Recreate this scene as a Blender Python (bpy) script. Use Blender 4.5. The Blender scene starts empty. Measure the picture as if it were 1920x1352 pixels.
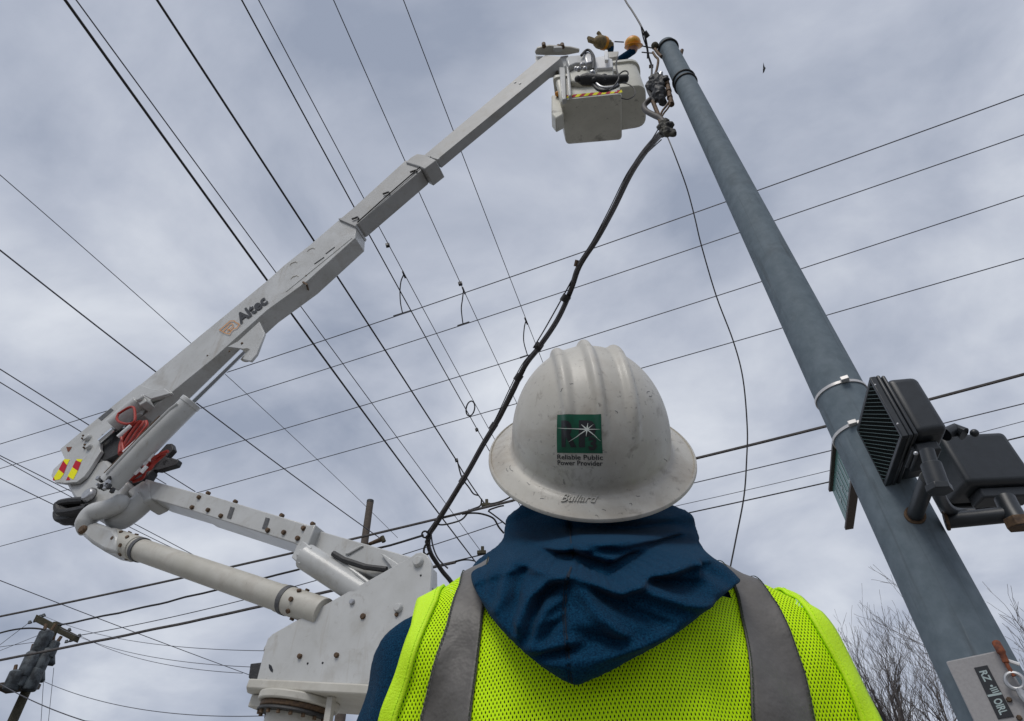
import bpy, bmesh, math, random
import numpy as np
from mathutils import Vector, Matrix, noise
from mathutils.bvhtree import BVHTree
random.seed(7)
sc = bpy.context.scene
R_ = math.radians

# ---------------------------------------------------------------- camera, world, sun, exposure
F = 1180.0; CX, CY = 960.0, 676.0; C = Vector((0, 0, 1.13))
up_c = Vector((-52, 1276, -F)).normalized()
fw = Vector((0, 0, -1)); fw = (fw - up_c * fw.dot(up_c)).normalized()
rt = fw.cross(up_c)
ROT = Matrix((rt, fw, up_c))
cd = bpy.data.cameras.new('camera'); cam = bpy.data.objects.new('camera', cd)
sc.collection.objects.link(cam); sc.camera = cam
cd.sensor_width = 36; cd.lens = F / 1920 * 36; cd.clip_start = .02; cd.clip_end = 2000
cam.matrix_world = Matrix.Translation(C) @ ROT.to_4x4()

SUN_EL, SUN_AZ = 52, 200          # azimuth clockwise from +Y
w = bpy.data.worlds.new('World'); sc.world = w; w.use_nodes = True
nt = w.node_tree; N = nt.nodes; L = nt.links
bg = N['Background']; bg.inputs[1].default_value = .1
sky = N.new('ShaderNodeTexSky'); sky.sky_type = 'NISHITA'; sky.sun_disc = False
sky.sun_elevation = R_(SUN_EL); sky.sun_rotation = R_(SUN_AZ)
tc = N.new('ShaderNodeTexCoord'); sep = N.new('ShaderNodeSeparateXYZ'); L.new(tc.outputs['Generated'], sep.inputs[0])
ab = N.new('ShaderNodeMath'); ab.operation = 'ABSOLUTE'; L.new(sep.outputs[2], ab.inputs[0])
ad = N.new('ShaderNodeMath'); ad.operation = 'ADD'; ad.inputs[1].default_value = .45; L.new(ab.outputs[0], ad.inputs[0])
dv = N.new('ShaderNodeVectorMath'); dv.operation = 'DIVIDE'
cb = N.new('ShaderNodeCombineXYZ')
for i in range(3): L.new(ad.outputs[0], cb.inputs[i])
L.new(tc.outputs['Generated'], dv.inputs[0]); L.new(cb.outputs[0], dv.inputs[1])
mp = N.new('ShaderNodeMapping'); mp.inputs['Location'].default_value = (3.2, 1.7, .4); mp.inputs['Rotation'].default_value = (0, 0, .5)
mp.inputs['Scale'].default_value = (1.0, 1.1, 1); L.new(dv.outputs[0], mp.inputs[0])
n1 = N.new('ShaderNodeTexNoise'); n1.inputs['Scale'].default_value = 3.0; n1.inputs['Detail'].default_value = 7; n1.inputs['Roughness'].default_value = .52
n1.inputs['Distortion'].default_value = .25
L.new(mp.outputs[0], n1.inputs['Vector'])
cr = N.new('ShaderNodeValToRGB'); L.new(n1.outputs[0], cr.inputs[0])
e = cr.color_ramp.elements
e[0].position = .33; e[0].color = (.325, .37, .47, 1)
e[1].position = .70; e[1].color = (.75, .785, .85, 1)
m_ = e.new(.5); m_.color = (.50, .54, .635, 1)
sc_ = N.new('ShaderNodeVectorMath'); sc_.operation = 'SCALE'; sc_.inputs['Scale'].default_value = 10.0; L.new(cr.outputs[0], sc_.inputs[0])
mx = N.new('ShaderNodeMix'); mx.data_type = 'RGBA'; mx.inputs[0].default_value = .93
L.new(sky.outputs[0], mx.inputs[6]); L.new(sc_.outputs[0], mx.inputs[7]); L.new(mx.outputs[2], bg.inputs[0])

sl = bpy.data.lights.new('sun', 'SUN'); sl.energy = 1.5; sl.angle = R_(25); sl.color = (1, .96, .9)
so = bpy.data.objects.new('sun', sl); sc.collection.objects.link(so)
sd = Vector((math.sin(R_(SUN_AZ)) * math.cos(R_(SUN_EL)), math.cos(R_(SUN_AZ)) * math.cos(R_(SUN_EL)), math.sin(R_(SUN_EL))))
so.rotation_euler = sd.to_track_quat('Z', 'Y').to_euler(); so.location = sd * 30
vs = sc.view_settings; vs.view_transform = 'Standard'; vs.look = 'None'; vs.exposure = 0; vs.gamma = 1; vs.use_curve_mapping = False

# ---------------------------------------------------------------- geometry helpers
def ray(px, py): return ROT @ Vector((px - CX, CY - py, -F))
def pl(px, py, P, n):
    d = ray(px, py); return C + d * ((P - C).dot(n) / d.dot(n))
def atz(px, py, z): return pl(px, py, Vector((0, 0, z)), Vector((0, 0, 1)))
def aty(px, py, y): return pl(px, py, Vector((0, y, 0)), Vector((0, 1, 0)))
def hor(px, py, D):
    d = ray(px, py); return C + d * (D / math.hypot(d.x, d.y))
def dist(px, py, D): return C + ray(px, py).normalized() * D
def lerp(a, b, t): return a + (b - a) * t

def finish(name, me, mt, parent=None, smooth=True, angle=38, bevel=0, seg=2):
    if mt is not None:
        for m in (mt if isinstance(mt, (list, tuple)) else [mt]): me.materials.append(m)
    if smooth:
        me.shade_smooth()
        me.set_sharp_from_angle(angle=R_(angle))
    o = bpy.data.objects.new(name, me); sc.collection.objects.link(o)
    if parent: o.parent = parent
    if bevel:
        b = o.modifiers.new('bevel', 'BEVEL'); b.width = bevel; b.segments = seg; b.limit_method = 'ANGLE'; b.angle_limit = R_(35)
        b.harden_normals = False
    return o

class MB:
    def __init__(s): s.v = []; s.f = []; s.m = []; s.cm = 0
    def add(s, v, f):
        k = len(s.v); s.v += [Vector(p) for p in v]; s.f += [tuple(i + k for i in q) for q in f]; s.m += [s.cm] * len(f); return s
    def box(s, c, dx, dy, dz):   # centre and three half axis vectors
        c = Vector(c); dx, dy, dz = Vector(dx), Vector(dy), Vector(dz)
        v = [c + dx * i + dy * j + dz * k for k in (-1, 1) for j in (-1, 1) for i in (-1, 1)]
        f = [(0, 2, 3, 1), (4, 5, 7, 6), (0, 1, 5, 4), (2, 6, 7, 3), (0, 4, 6, 2), (1, 3, 7, 5)]
        if dx.cross(dy).dot(dz) < 0: f = [q[::-1] for q in f]
        return s.add(v, f)
    def prism(s, poly, vec):
        n = len(poly); vec = Vector(vec); poly = [Vector(p) for p in poly]
        nn = Vector((0, 0, 0))
        for i in range(n): nn += (poly[i] - poly[0]).cross(poly[(i + 1) % n] - poly[0])
        if nn.dot(vec) > 0: poly = poly[::-1]
        v = poly + [p + vec for p in poly]
        f = [tuple(range(n)), tuple(range(2 * n - 1, n - 1, -1))] + [(i, n + i, n + (i + 1) % n, (i + 1) % n) for i in range(n)]
        return s.add(v, f)
    def tube(s, pts, r, seg=8, closed=False, cap=True):
        pts = [Vector(p) for p in pts]; n = len(pts)
        rs = r if isinstance(r, (list, tuple)) else [r] * n
        tg = []
        for i in range(n):
            a = pts[(i - 1) % n] if (closed or i) else pts[0]; b = pts[(i + 1) % n] if (closed or i < n - 1) else pts[-1]
            d = b - a; tg.append(d.normalized() if d.length > 1e-9 else Vector((0, 0, 1)))
        u = tg[0].orthogonal().normalized(); v = []; 
        for i in range(n):
            u = (u - tg[i] * u.dot(tg[i])); u = u.normalized() if u.length > 1e-6 else tg[i].orthogonal().normalized()
            w_ = tg[i].cross(u)
            for k in range(seg):
                a = 2 * math.pi * k / seg
                v.append(pts[i] + (u * math.cos(a) + w_ * math.sin(a)) * rs[i])
        f = []
        for i in range(n if closed else n - 1):
            j = (i + 1) % n
            for k in range(seg):
                k2 = (k + 1) % seg
                f.append((i * seg + k, i * seg + k2, j * seg + k2, j * seg + k))
        if cap and not closed:
            f.append(tuple(range(seg))[::-1]); f.append(tuple((n - 1) * seg + k for k in range(seg)))
        return s.add(v, f)
    def cyl(s, a, b, r0, r1=None, seg=20): return s.tube([a, b], [r0, r0 if r1 is None else r1], seg)
    def sph(s, c, r, seg=14, rings=9, M=None):
        c = Vector(c); r = Vector(r) if hasattr(r, '__len__') else Vector((r, r, r))
        v = [Vector((0, 0, 1))]; 
        for i in range(1, rings):
            t = math.pi * i / rings
            for k in range(seg):
                a = 2 * math.pi * k / seg; v.append(Vector((math.sin(t) * math.cos(a), math.sin(t) * math.sin(a), math.cos(t))))
        v.append(Vector((0, 0, -1)))
        v = [Vector((p.x * r.x, p.y * r.y, p.z * r.z)) for p in v]
        if M: v = [M @ p for p in v]
        v = [p + c for p in v]
        f = [(0, 1 + k, 1 + (k + 1) % seg) for k in range(seg)]
        for i in range(rings - 2):
            for k in range(seg):
                a = 1 + i * seg; f.append((a + k, a + seg + k, a + seg + (k + 1) % seg, a + (k + 1) % seg))
        l = len(v) - 1; a = 1 + (rings - 2) * seg
        f += [(a + (k + 1) % seg, a + k, l) for k in range(seg)]
        return s.add(v, f)
    def grid(s, rows):
        k = len(rows[0]); v = [p for r in rows for p in r]
        f = [(i * k + j, i * k + j + 1, (i + 1) * k + j + 1, (i + 1) * k + j) for i in range(len(rows) - 1) for j in range(k - 1)]
        return s.add(v, f)
    def mesh(s, name):
        me = bpy.data.meshes.new(name); me.from_pydata([tuple(p) for p in s.v], [], s.f)
        if any(s.m): me.polygons.foreach_set('material_index', s.m)
        me.validate(); me.update(); return me
    def build(s, name, mt, parent=None, **k): return finish(name, s.mesh(name), mt, parent, **k)

def put(o, label, cat, group=None, kind=None):
    if label: o['label'] = label
    if cat: o['category'] = cat
    if group: o['group'] = group
    if kind: o['kind'] = kind
    return o
def empty(name, loc=(0, 0, 0)):
    # parts keep world coordinates: the root's inverse is baked into the child's parent inverse on attach()
    o = bpy.data.objects.new(name, None); sc.collection.objects.link(o); o.location = loc; o.empty_display_size = .1
    return o
roots = []
def root(name, loc, label, cat, group=None):
    o = empty(name, loc); put(o, label, cat, group); roots.append(o); return o

# ---------------------------------------------------------------- materials
def mat(name, col, rough=.6, metal=0, var=None, bump=None, stain=None, spec=.5, coat=0, sheen=0):
    m = bpy.data.materials.new(name); m.use_nodes = True
    t = m.node_tree; b = t.nodes['Principled BSDF']
    b.inputs['Base Color'].default_value = (*col, 1); b.inputs['Roughness'].default_value = rough; b.inputs['Metallic'].default_value = metal
    b.inputs['Specular IOR Level'].default_value = spec; b.inputs['Coat Weight'].default_value = coat
    if sheen: b.inputs['Sheen Weight'].default_value = sheen; b.inputs['Sheen Roughness'].default_value = .4
    tcn = t.nodes.new('ShaderNodeTexCoord')
    last = None
    def ns(scale, detail=5, rough_=.6, vec=None, dist_=0):
        n = t.nodes.new('ShaderNodeTexNoise'); n.inputs['Scale'].default_value = scale; n.inputs['Detail'].default_value = detail
        n.inputs['Roughness'].default_value = rough_; n.inputs['Distortion'].default_value = dist_
        t.links.new(vec or tcn.outputs['Object'], n.inputs['Vector']); return n
    if var:
        scale, col2, lo, hi = var
        n = ns(scale); r = t.nodes.new('ShaderNodeValToRGB'); t.links.new(n.outputs[0], r.inputs[0])
        r.color_ramp.elements[0].position = lo; r.color_ramp.elements[0].color = (*col2, 1)
        r.color_ramp.elements[1].position = hi; r.color_ramp.elements[1].color = (*col, 1)
        last = r.outputs[0]
    for st in (stain or []):
        scale, scol, lo, hi, amt = st[:5]
        vec_ = None
        if len(st) > 5:
            mpn = t.nodes.new('ShaderNodeMapping'); mpn.inputs['Scale'].default_value = st[5]; t.links.new(tcn.outputs['Object'], mpn.inputs[0]); vec_ = mpn.outputs[0]
        n = ns(scale, 7, .65, vec=vec_, dist_=.4); r = t.nodes.new('ShaderNodeMapRange'); t.links.new(n.outputs[0], r.inputs[0])
        r.inputs[1].default_value = lo; r.inputs[2].default_value = hi; r.inputs[3].default_value = 0; r.inputs[4].default_value = amt
        x = t.nodes.new('ShaderNodeMix'); x.data_type = 'RGBA'; t.links.new(r.outputs[0], x.inputs[0])
        if last is not None: t.links.new(last, x.inputs[6])
        else: x.inputs[6].default_value = (*col, 1)
        x.inputs[7].default_value = (*scol, 1); last = x.outputs[2]
    if last is not None: t.links.new(last, b.inputs['Base Color'])
    if bump:
        n = ns(bump[0], 3); bp_ = t.nodes.new('ShaderNodeBump'); bp_.inputs['Strength'].default_value = bump[1]; bp_.inputs['Distance'].default_value = bump[2]
        t.links.new(n.outputs[0], bp_.inputs['Height']); t.links.new(bp_.outputs[0], b.inputs['Normal'])
    return m
M = {}
M['paint'] = mat('white_paint', (.545, .55, .54), .36, var=(3, (.46, .462, .445), .35, .65), stain=[(3.2, (.25, .21, .15), .54, .78, .5), (17, (.20, .17, .13), .60, .80, .5), (60, (.10, .09, .07), .68, .80, .6), (14, (.30, .25, .18), .58, .76, .5, (1, 1, .12))], bump=(60, .08, .002), coat=.15)
M['paint2'] = mat('cream_paint', (.56, .54, .485), .42, var=(4, (.47, .45, .39), .35, .65), stain=[(4, (.24, .19, .13), .52, .80, .5), (22, (.16, .13, .10), .62, .80, .5)], bump=(50, .08, .002))
M['fibre'] = mat('fibreglass_grey', (.44, .44, .43), .5, var=(4, (.37, .37, .36), .35, .7), stain=[(6, (.26, .20, .12), .54, .80, .5), (40, (.12, .10, .08), .66, .8, .5)], bump=(80, .1, .002))
M['bucket'] = mat('bucket_gelcoat', (.70, .685, .60), .45, var=(3, (.57, .555, .48), .35, .7), stain=[(3, (.10, .09, .08), .57, .72, .8), (16, (.10, .085, .07), .60, .76, .7), (50, (.06, .05, .05), .66, .78, .7)], bump=(40, .1, .003))
M['steel'] = mat('galvanised_blue_grey', (.165, .205, .235), .72, .0, var=(14, (.12, .155, .18), .3, .7), stain=[(5, (.085, .10, .11), .54, .8, .6), (45, (.06, .065, .065), .66, .78, .6), (160, (.22, .26, .28), .62, .76, .5), (16, (.075, .085, .09), .56, .74, .7, (1, 1, .06)), (40, (.24, .28, .30), .66, .78, .5, (1, 1, .05))], bump=(90, .12, .002), spec=.25)
M['galv'] = mat('galvanised', (.50, .51, .52), .4, .7, var=(30, (.35, .35, .36), .3, .7))
M['chrome'] = mat('chrome', (.75, .77, .80), .12, 1.0)
M['dark'] = mat('black_rubber', (.018, .018, .02), .55, var=(30, (.035, .035, .035), .3, .7), bump=(60, .5, .01))
M['cable'] = mat('black_cable', (.022, .019, .017), .5)
M['cable2'] = mat('weathered_cable', (.055, .047, .042), .6, var=(9, (.11, .10, .095), .3, .7))
M['alu'] = mat('aluminium_wire', (.10, .10, .115), .45, .4)
M['rust'] = mat('rusty_bolt', (.16, .10, .055), .7, .3, var=(50, (.07, .045, .03), .35, .65))
M['rustred'] = mat('red_rust', (.25, .07, .025), .8, 0, var=(40, (.09, .03, .02), .35, .65))
M['housing'] = mat('black_polycarbonate', (.011, .014, .017), .42, 0, var=(20, (.018, .022, .027), .3, .7), bump=(300, .25, .001), spec=.6)
M['visor'] = mat('black_visor', (.008, .012, .011), .6)
M['visorlit'] = mat('visor_lit_edge', (.10, .16, .155), .5)  # paler than the visor: light caught on slat edges, put into the colour
M['red'] = mat('red_hose', (.36, .022, .010), .5)
M['white'] = mat('white_clip', (.8, .8, .8), .5)
M['red_tape'] = mat('red_tape', (.50, .012, .03), .6, spec=.2); M['yellow_tape'] = mat('yellow_tape', (.90, .85, .01), .6, spec=.2)
M['logo'] = mat('orange_print', (.62, .25, .03), .5); M['ink'] = mat('black_ink', (.012, .014, .018), .5)
M['band'] = mat('dark_band', (.055, .06, .07), .6, var=(40, (.12, .12, .12), .35, .7))
M['wood'] = mat('weathered_wood', (.13, .105, .085), .85, var=(12, (.075, .06, .05), .3, .7), bump=(30, .5, .01))
M['wood2'] = mat('olive_wood', (.075, .066, .04), .85, var=(12, (.04, .035, .02), .3, .7), bump=(30, .5, .01))
M['olive'] = mat('dirty_tape', (.10, .095, .075), .7, var=(18, (.02, .02, .02), .42, .58), bump=(60, .6, .01))
M['tank'] = mat('transformer_grey', (.085, .10, .11), .55, var=(5, (.02, .024, .028), .40, .60))
M['bark'] = mat('bark', (.13, .115, .11), .9, var=(20, (.07, .06, .055), .3, .7))
M['teal'] = mat('green_sign_face', (.10, .24, .21), .35)
M['signframe'] = mat('sign_frame', (.07, .055, .045), .6)
M['signwhite'] = mat('sign_lettering', (.36, .44, .44), .5)
M['strap'] = mat('steel_strap', (.62, .60, .58), .35, .5)
M['plate'] = mat('grey_white_plate', (.29, .28, .28), .5, var=(90, (.33, .32, .32), .35, .65), bump=(200, .2, .001))
M['navy'] = mat('navy_fleece', (.006, .054, .112), .95, 0, var=(600, (.001, .011, .032), .32, .68), bump=(600, .55, .002), spec=.08, sheen=.04)
M['jeans'] = mat('denim', (.03, .05, .10), .9, var=(300, (.05, .08, .15), .3, .7))
M['skin'] = mat('skin', (.45, .26, .19), .5); M['hair'] = mat('hair', (.05, .035, .025), .8)
M['boot'] = mat('boot_leather', (.09, .05, .03), .6)
M['reflect'] = mat('grey_reflective_fabric', (.145, .135, .125), .5, .0, var=(25, (.105, .098, .09), .3, .7), bump=(45, .3, .008))
M['trim'] = mat('lime_binding', (.63, .98, .004), .6, bump=(500, .5, .002))
M['thread'] = mat('dark_thread', (.03, .045, .02), .8)
M['hat'] = mat('hard_hat_shell', (.58, .56, .51), .46, 0, var=(9, (.47, .445, .39), .3, .7), stain=[(10, (.24, .18, .12), .48, .78, .6), (38, (.14, .11, .08), .57, .76, .7), (150, (.10, .09, .08), .60, .72, .7)], bump=(120, .15, .001), coat=.05)
M['green'] = mat('green_sticker', (.0, .105, .055), .35, var=(60, (.0, .06, .03), .3, .7), stain=[(70, (.4, .6, .5), .76, .78, .9)])
M['printwhite'] = mat('white_print', (.72, .76, .70), .5)
M['emboss'] = mat('moulded_lettering', (.50, .48, .43), .5)
M['orange'] = mat('orange_hat', (.75, .25, .015), .4, var=(10, (.80, .42, .02), .35, .65))
M['leather'] = mat('tan_leather', (.33, .24, .11), .8, var=(25, (.14, .11, .06), .3, .7), bump=(60, .5, .01))
M['concrete'] = mat('bounce_concrete', (.22, .21, .20), .9, var=(2, (.16, .155, .145), .35, .65), bump=(60, .3, .01))
M['asphalt'] = mat('asphalt', (.055, .055, .056), .9, var=(4, (.075, .073, .07), .35, .65), bump=(80, .4, .01))
M['orange_label'] = mat('orange_label', (.55, .09, .02), .5)
M['wax'] = mat('tire', (.02, .02, .02), .8)
M['window'] = mat('cab_glass', (.02, .025, .03), .1)
# lime mesh fabric: real see-through perforations in staggered rows, laid out in metres along the weave
def mesh_fabric():
    m = bpy.data.materials.new('lime_mesh_fabric'); m.use_nodes = True; t = m.node_tree; b = t.nodes['Principled BSDF']; Ln = t.links
    b.inputs['Base Color'].default_value = (.62, .98, .002, 1); b.inputs['Roughness'].default_value = .7; b.inputs['Specular IOR Level'].default_value = .2
    b.inputs['Subsurface Weight'].default_value = 0
    uv = t.nodes.new('ShaderNodeUVMap'); uv.uv_map = 'UVMap'
    sp = t.nodes.new('ShaderNodeSeparateXYZ'); Ln.new(uv.outputs[0], sp.inputs[0])
    def mth(op, a, b_=None, c_=None):
        n = t.nodes.new('ShaderNodeMath'); n.operation = op
        for i, q in enumerate((a, b_, c_)):
            if q is None: continue
            if isinstance(q, (int, float)): n.inputs[i].default_value = q
            else: Ln.new(q, n.inputs[i])
        return n.outputs[0]
    PX, PY = .0036, .0034
    row = mth('DIVIDE', sp.outputs[1], PY); fl = mth('FLOOR', row); par = mth('MULTIPLY', mth('MODULO', mth('ABSOLUTE', fl), 2.0), .5)
    cx = mth('SUBTRACT', mth('FRACT', mth('ADD', mth('DIVIDE', sp.outputs[0], PX), par)), .5)
    cy = mth('SUBTRACT', mth('FRACT', row), .5)
    d = mth('ADD', mth('POWER', mth('DIVIDE', mth('ABSOLUTE', cx), .16), 2.0), mth('POWER', mth('DIVIDE', mth('ABSOLUTE', cy), .34), 2.0))
    hole = mth('LESS_THAN', d, 1.0)
    hb = mth('MINIMUM', d, 2.4)
    bm_ = t.nodes.new('ShaderNodeBump'); bm_.inputs['Strength'].default_value = .5; bm_.inputs['Distance'].default_value = .0012; Ln.new(hb, bm_.inputs['Height']); Ln.new(bm_.outputs[0], b.inputs['Normal'])
    tr = t.nodes.new('ShaderNodeBsdfTransparent'); ms = t.nodes.new('ShaderNodeMixShader')
    Ln.new(hole, ms.inputs[0]); Ln.new(b.outputs[0], ms.inputs[1]); Ln.new(tr.outputs[0], ms.inputs[2]); Ln.new(ms.outputs[0], t.nodes['Material Output'].inputs[0])
    return m
M['mesh'] = mesh_fabric()

# ---------------------------------------------------------------- lettering
def text_geo(s, offset=0.0, spacing=1.0, res=3):
    """triangulated letters, x to the right from 0, cap height about 0.7 of size 1"""
    cu = bpy.data.curves.new('t', 'FONT'); cu.body = s; cu.size = 1; cu.offset = offset; cu.space_character = spacing; cu.resolution_u = res; cu.fill_mode = 'FRONT'
    o = bpy.data.objects.new('t', cu); sc.collection.objects.link(o)
    dg = bpy.context.evaluated_depsgraph_get(); me = bpy.data.meshes.new_from_object(o.evaluated_get(dg))
    bm = bmesh.new(); bm.from_mesh(me); bmesh.ops.triangulate(bm, faces=bm.faces[:])
    bpy.data.objects.remove(o); bpy.data.meshes.remove(me); return bm
def split_long(bm, mx_):
    for _ in range(6):
        es = [e_ for e_ in bm.edges if e_.calc_length() > mx_]
        if not es: break
        bmesh.ops.subdivide_edges(bm, edges=es, cuts=1); bmesh.ops.triangulate(bm, faces=[f_ for f_ in bm.faces if len(f_.verts) > 3])
def fit_text(s, O, X, Y, name, mt, parent, offset=0., cap=.70, spacing=1., lift=None):
    """text whose first letter starts at O, whose full width is vector X and cap height vector Y"""
    bm = text_geo(s, offset, spacing)
    xs = [v.co.x for v in bm.verts]; x0, x1 = min(xs), max(xs)
    for v in bm.verts:
        v.co = O + X * ((v.co.x - x0) / (x1 - x0)) + Y * (v.co.y / cap)
    if lift: 
        bmesh.ops.recalc_face_normals(bm, faces=bm.faces[:])
    me = bpy.data.meshes.new(name); bm.to_mesh(me); bm.free()
    return finish(name, me, mt, parent, smooth=False)

# ---------------------------------------------------------------- ground
g = MB().add([(-400, -400, 0), (400, -400, 0), (400, 400, 0), (-400, 400, 0)], [(0, 1, 2, 3)]).build('road', M['asphalt'], smooth=False); put(g, None, None, kind='structure')
g = MB().box((0, 2, .06), (14, 0, 0), (0, 9, 0), (0, 0, .0599)).build('bounce_pavement', M['concrete'], smooth=False); put(g, None, None, kind='structure')  # unseen pale slab, added to bounce light up onto bucket and boom undersides

# ================================================================ BUCKET TRUCK
T = aty(788, 1055, 4.07)
U = Vector((.94737, -.32013, 0)); NB = Vector((-.32013, -.94737, 0))     # along the booms / towards the camera side
ZU = Vector((0, 0, 1))
def bp(px, py, off=0): return pl(px, py, T + NB * off, NB)
AX = T - NB * .16; 
tz = bp(560, 1340, -.16); AX = Vector((tz.x, tz.y, 0))
truck = root('bucket_truck', (AX.x, AX.y, 0), 'white bucket truck with raised articulated boom and work buckets beside the steel pole', 'bucket truck')
def P(poly, off, thick, name, mt='paint', parent=truck, bevel=.008, **k):
    return MB().prism([bp(x, y, off) for x, y in poly], -NB * thick).build(name, M[mt], parent, bevel=bevel, **k)
def bolt(px, py, off, r, name='bolt', parent=truck, mt='rust', h=.02):
    c = bp(px, py, off); return MB().cyl(c - NB * .004, c + NB * h, r, r * .85, 8).build(name, M[mt], parent, bevel=r * .15, seg=1)

# --- turret side plates
plate_poly = [(481, 1275), (497, 1212), (502, 1197), (512, 1188), (772, 1043), (780, 1037), (790, 1035), (801, 1041), (809, 1056), (807, 1103), (803, 1180), (800, 1283), (667, 1284)]
turret = P(plate_poly, 0, .03, 'turret_plate', bevel=.006)
P([(x + 0, y) for x, y in plate_poly], -.36, .03, 'turret_plate', bevel=.006)
mb = MB()
for a, b in (((495, 1215), (510, 1190)), ((510, 1190), (600, 1139))):
    pa, pb = bp(*a, -.03), bp(*b, -.03); 
    mb.prism([pa, pb, pb - ZU * .02, pa - ZU * .02], -NB * .33)
mb.build('turret_web', M['paint'], truck)
for (x, y, r, mt_, h) in ((785, 1054, .042, 'paint', .03), (661, 1129, .022, 'galv', .02), (681, 1156, .022, 'rust', .015), (748, 1141, .032, 'paint', .03), (744, 1153, .014, 'rust', .015),
                      (563, 1231, .018, 'rust', .02), (632, 1229, .018, 'rust', .02), (577, 1244, .008, 'ink', .004), (605, 1243, .008, 'ink', .004), (789, 1079, .008, 'ink', .004)):
    bolt(x, y, 0, r, 'pin' if mt_ == 'paint' else 'bolt', turret, mt_, h)
MB().add([bp(504, 1245, .002), bp(509, 1248, .002), bp(512, 1256, .002), bp(511, 1261, .002), bp(507, 1258, .002), bp(504, 1252, .002)], [(0, 1, 2, 3, 4, 5)]).build('slot', M['ink'], turret, smooth=False)
P([(469, 1244), (494, 1241), (489, 1276), (478, 1278), (465, 1271)], -.05, .12, 'junction_box', 'dark')
# --- slew base
UT = (bp(667, 1284) - bp(481, 1275)).normalized(); ZT = NB.cross(UT).normalized(); ZT = ZT if ZT.z > 0 else -ZT
zp = bp(560, 1279, 0).z
PT = Vector((AX.x, AX.y, zp))
def disc(z0, z1, r0, r1, seg=40): return MB().cyl(PT + ZT * (z0 - zp), PT + ZT * (z1 - zp), r0, r1, seg)
pc = Vector((AX.x, AX.y, 0))
sx0, sx1 = (bp(470, 1275) - PT).dot(UT), (bp(800, 1290) - PT).dot(UT)
sy0, sy1 = .20, -.42
slab = []
for a, b in ((sx0 + .02, sy0), (sx1, sy0), (sx1, sy1), (sx0 + .02, sy1), (sx0 - .08, sy1 + .15), (sx0 - .08, sy0 - .13)):
    slab.append(PT + UT * a + NB * b + ZT * .012)
MB().prism(slab, -ZT * .06).build('turret_base', M['paint2'], truck, bevel=.01)
slab2 = [PT + UT * a + NB * b - ZT * .052 for a, b in ((sx0 - .05, .05), (sx0 + .25, .10), (sx0 + .25, -.25), (sx0 - .05, -.2))]
MB().prism(slab2, -ZT * .075).build('base_bracket', M['paint2'], truck, bevel=.008)
disc(zp - .10, zp - .048, .262, .262).build('slew_collar', M['paint2'], truck, bevel=.01)
disc(zp - .135, zp - .10, .238, .238).build('slew_ring', M['rust'], truck, bevel=.008)
disc(zp - .158, zp - .135, .25, .24).build('slew_flange', M['dark'], truck, bevel=.008)
for k in range(18):
    a = k / 18 * 2 * math.pi; c = PT + UT * .225 * math.cos(a) + NB * .225 * math.sin(a) - ZT * .178
    if k == 0: b0 = MB().cyl((0, 0, 0), (0, 0, .03), .014, seg=6).build('bolt', M['rust'], truck); b0.location = c
    else:
        b1 = b0.copy(); sc.collection.objects.link(b1); b1.location = c
ped = MB().tube([(AX.x, AX.y, 1.15), PT - ZT * .6 + (ZU - ZT) * 0, PT - ZT * .13], .182, 40).build('pedestal', M['paint2'], truck)
MB().add([PT + UT * (a) + NB * math.sqrt(.184 ** 2 - a * a) + ZT * z for z in (-.275, -.25) for a in (.03, .07, .11, .14)], [(0, 1, 5, 4), (1, 2, 6, 5), (2, 3, 7, 6)]).build('warning_label', M['orange_label'], ped, smooth=False)
MB().box(pc + U * .30 + NB * .1 + ZU * (zp - .35), U * .022, NB * .022, ZU * .25).build('hose_guard', M['paint2'], truck, bevel=.005)
# --- chassis (below the frame, carries the pedestal)
cdir, sdir = U, NB
MB().box(pc + ZU * 1.02 + U * .3, U * 2.3, NB * 1.15, ZU * .13).build('deck', M['paint2'], truck, bevel=.02)
MB().box(pc + ZU * .78 + U * .3, U * 3.2, NB * .42, ZU * .11).build('chassis_frame', M['dark'], truck, bevel=.01)
for s_ in (1, -1): MB().box(pc + ZU * .98 + U * .3 + NB * s_ * .96, U * 1.5, NB * .2, ZU * .27).build('tool_cabinet', M['paint'], truck, bevel=.02)
cab = [pc + U * a + ZU * z + NB * 1.05 for a, z in ((-2.1, .7), (-3.6, .7), (-3.65, 1.35), (-3.2, 1.5), (-2.9, 2.15), (-2.1, 2.2))]
cab_ = MB().prism(cab, -NB * 2.1).build('cab', M['paint'], truck, bevel=.05)
MB().add([pc + U * a + ZU * z + NB * 1.055 for a, z in ((-2.25, 1.5), (-3.05, 1.5), (-2.85, 2.05), (-2.25, 2.08))], [(0, 1, 2, 3)]).build('window', M['window'], cab_, smooth=False)
for a in (-2.9, 1.3):
    for s_ in (1, -1):
        c = pc + U * a + NB * s_ * .95 + ZU * .48
        wh = MB().cyl(c - NB * .13, c + NB * .13, .48, seg=32).build('wheel', M['wax'], truck, bevel=.04)
        MB().cyl(c - NB * .14, c + NB * .14, .26, seg=24).build('rim', M['galv'], wh, bevel=.01)

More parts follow.
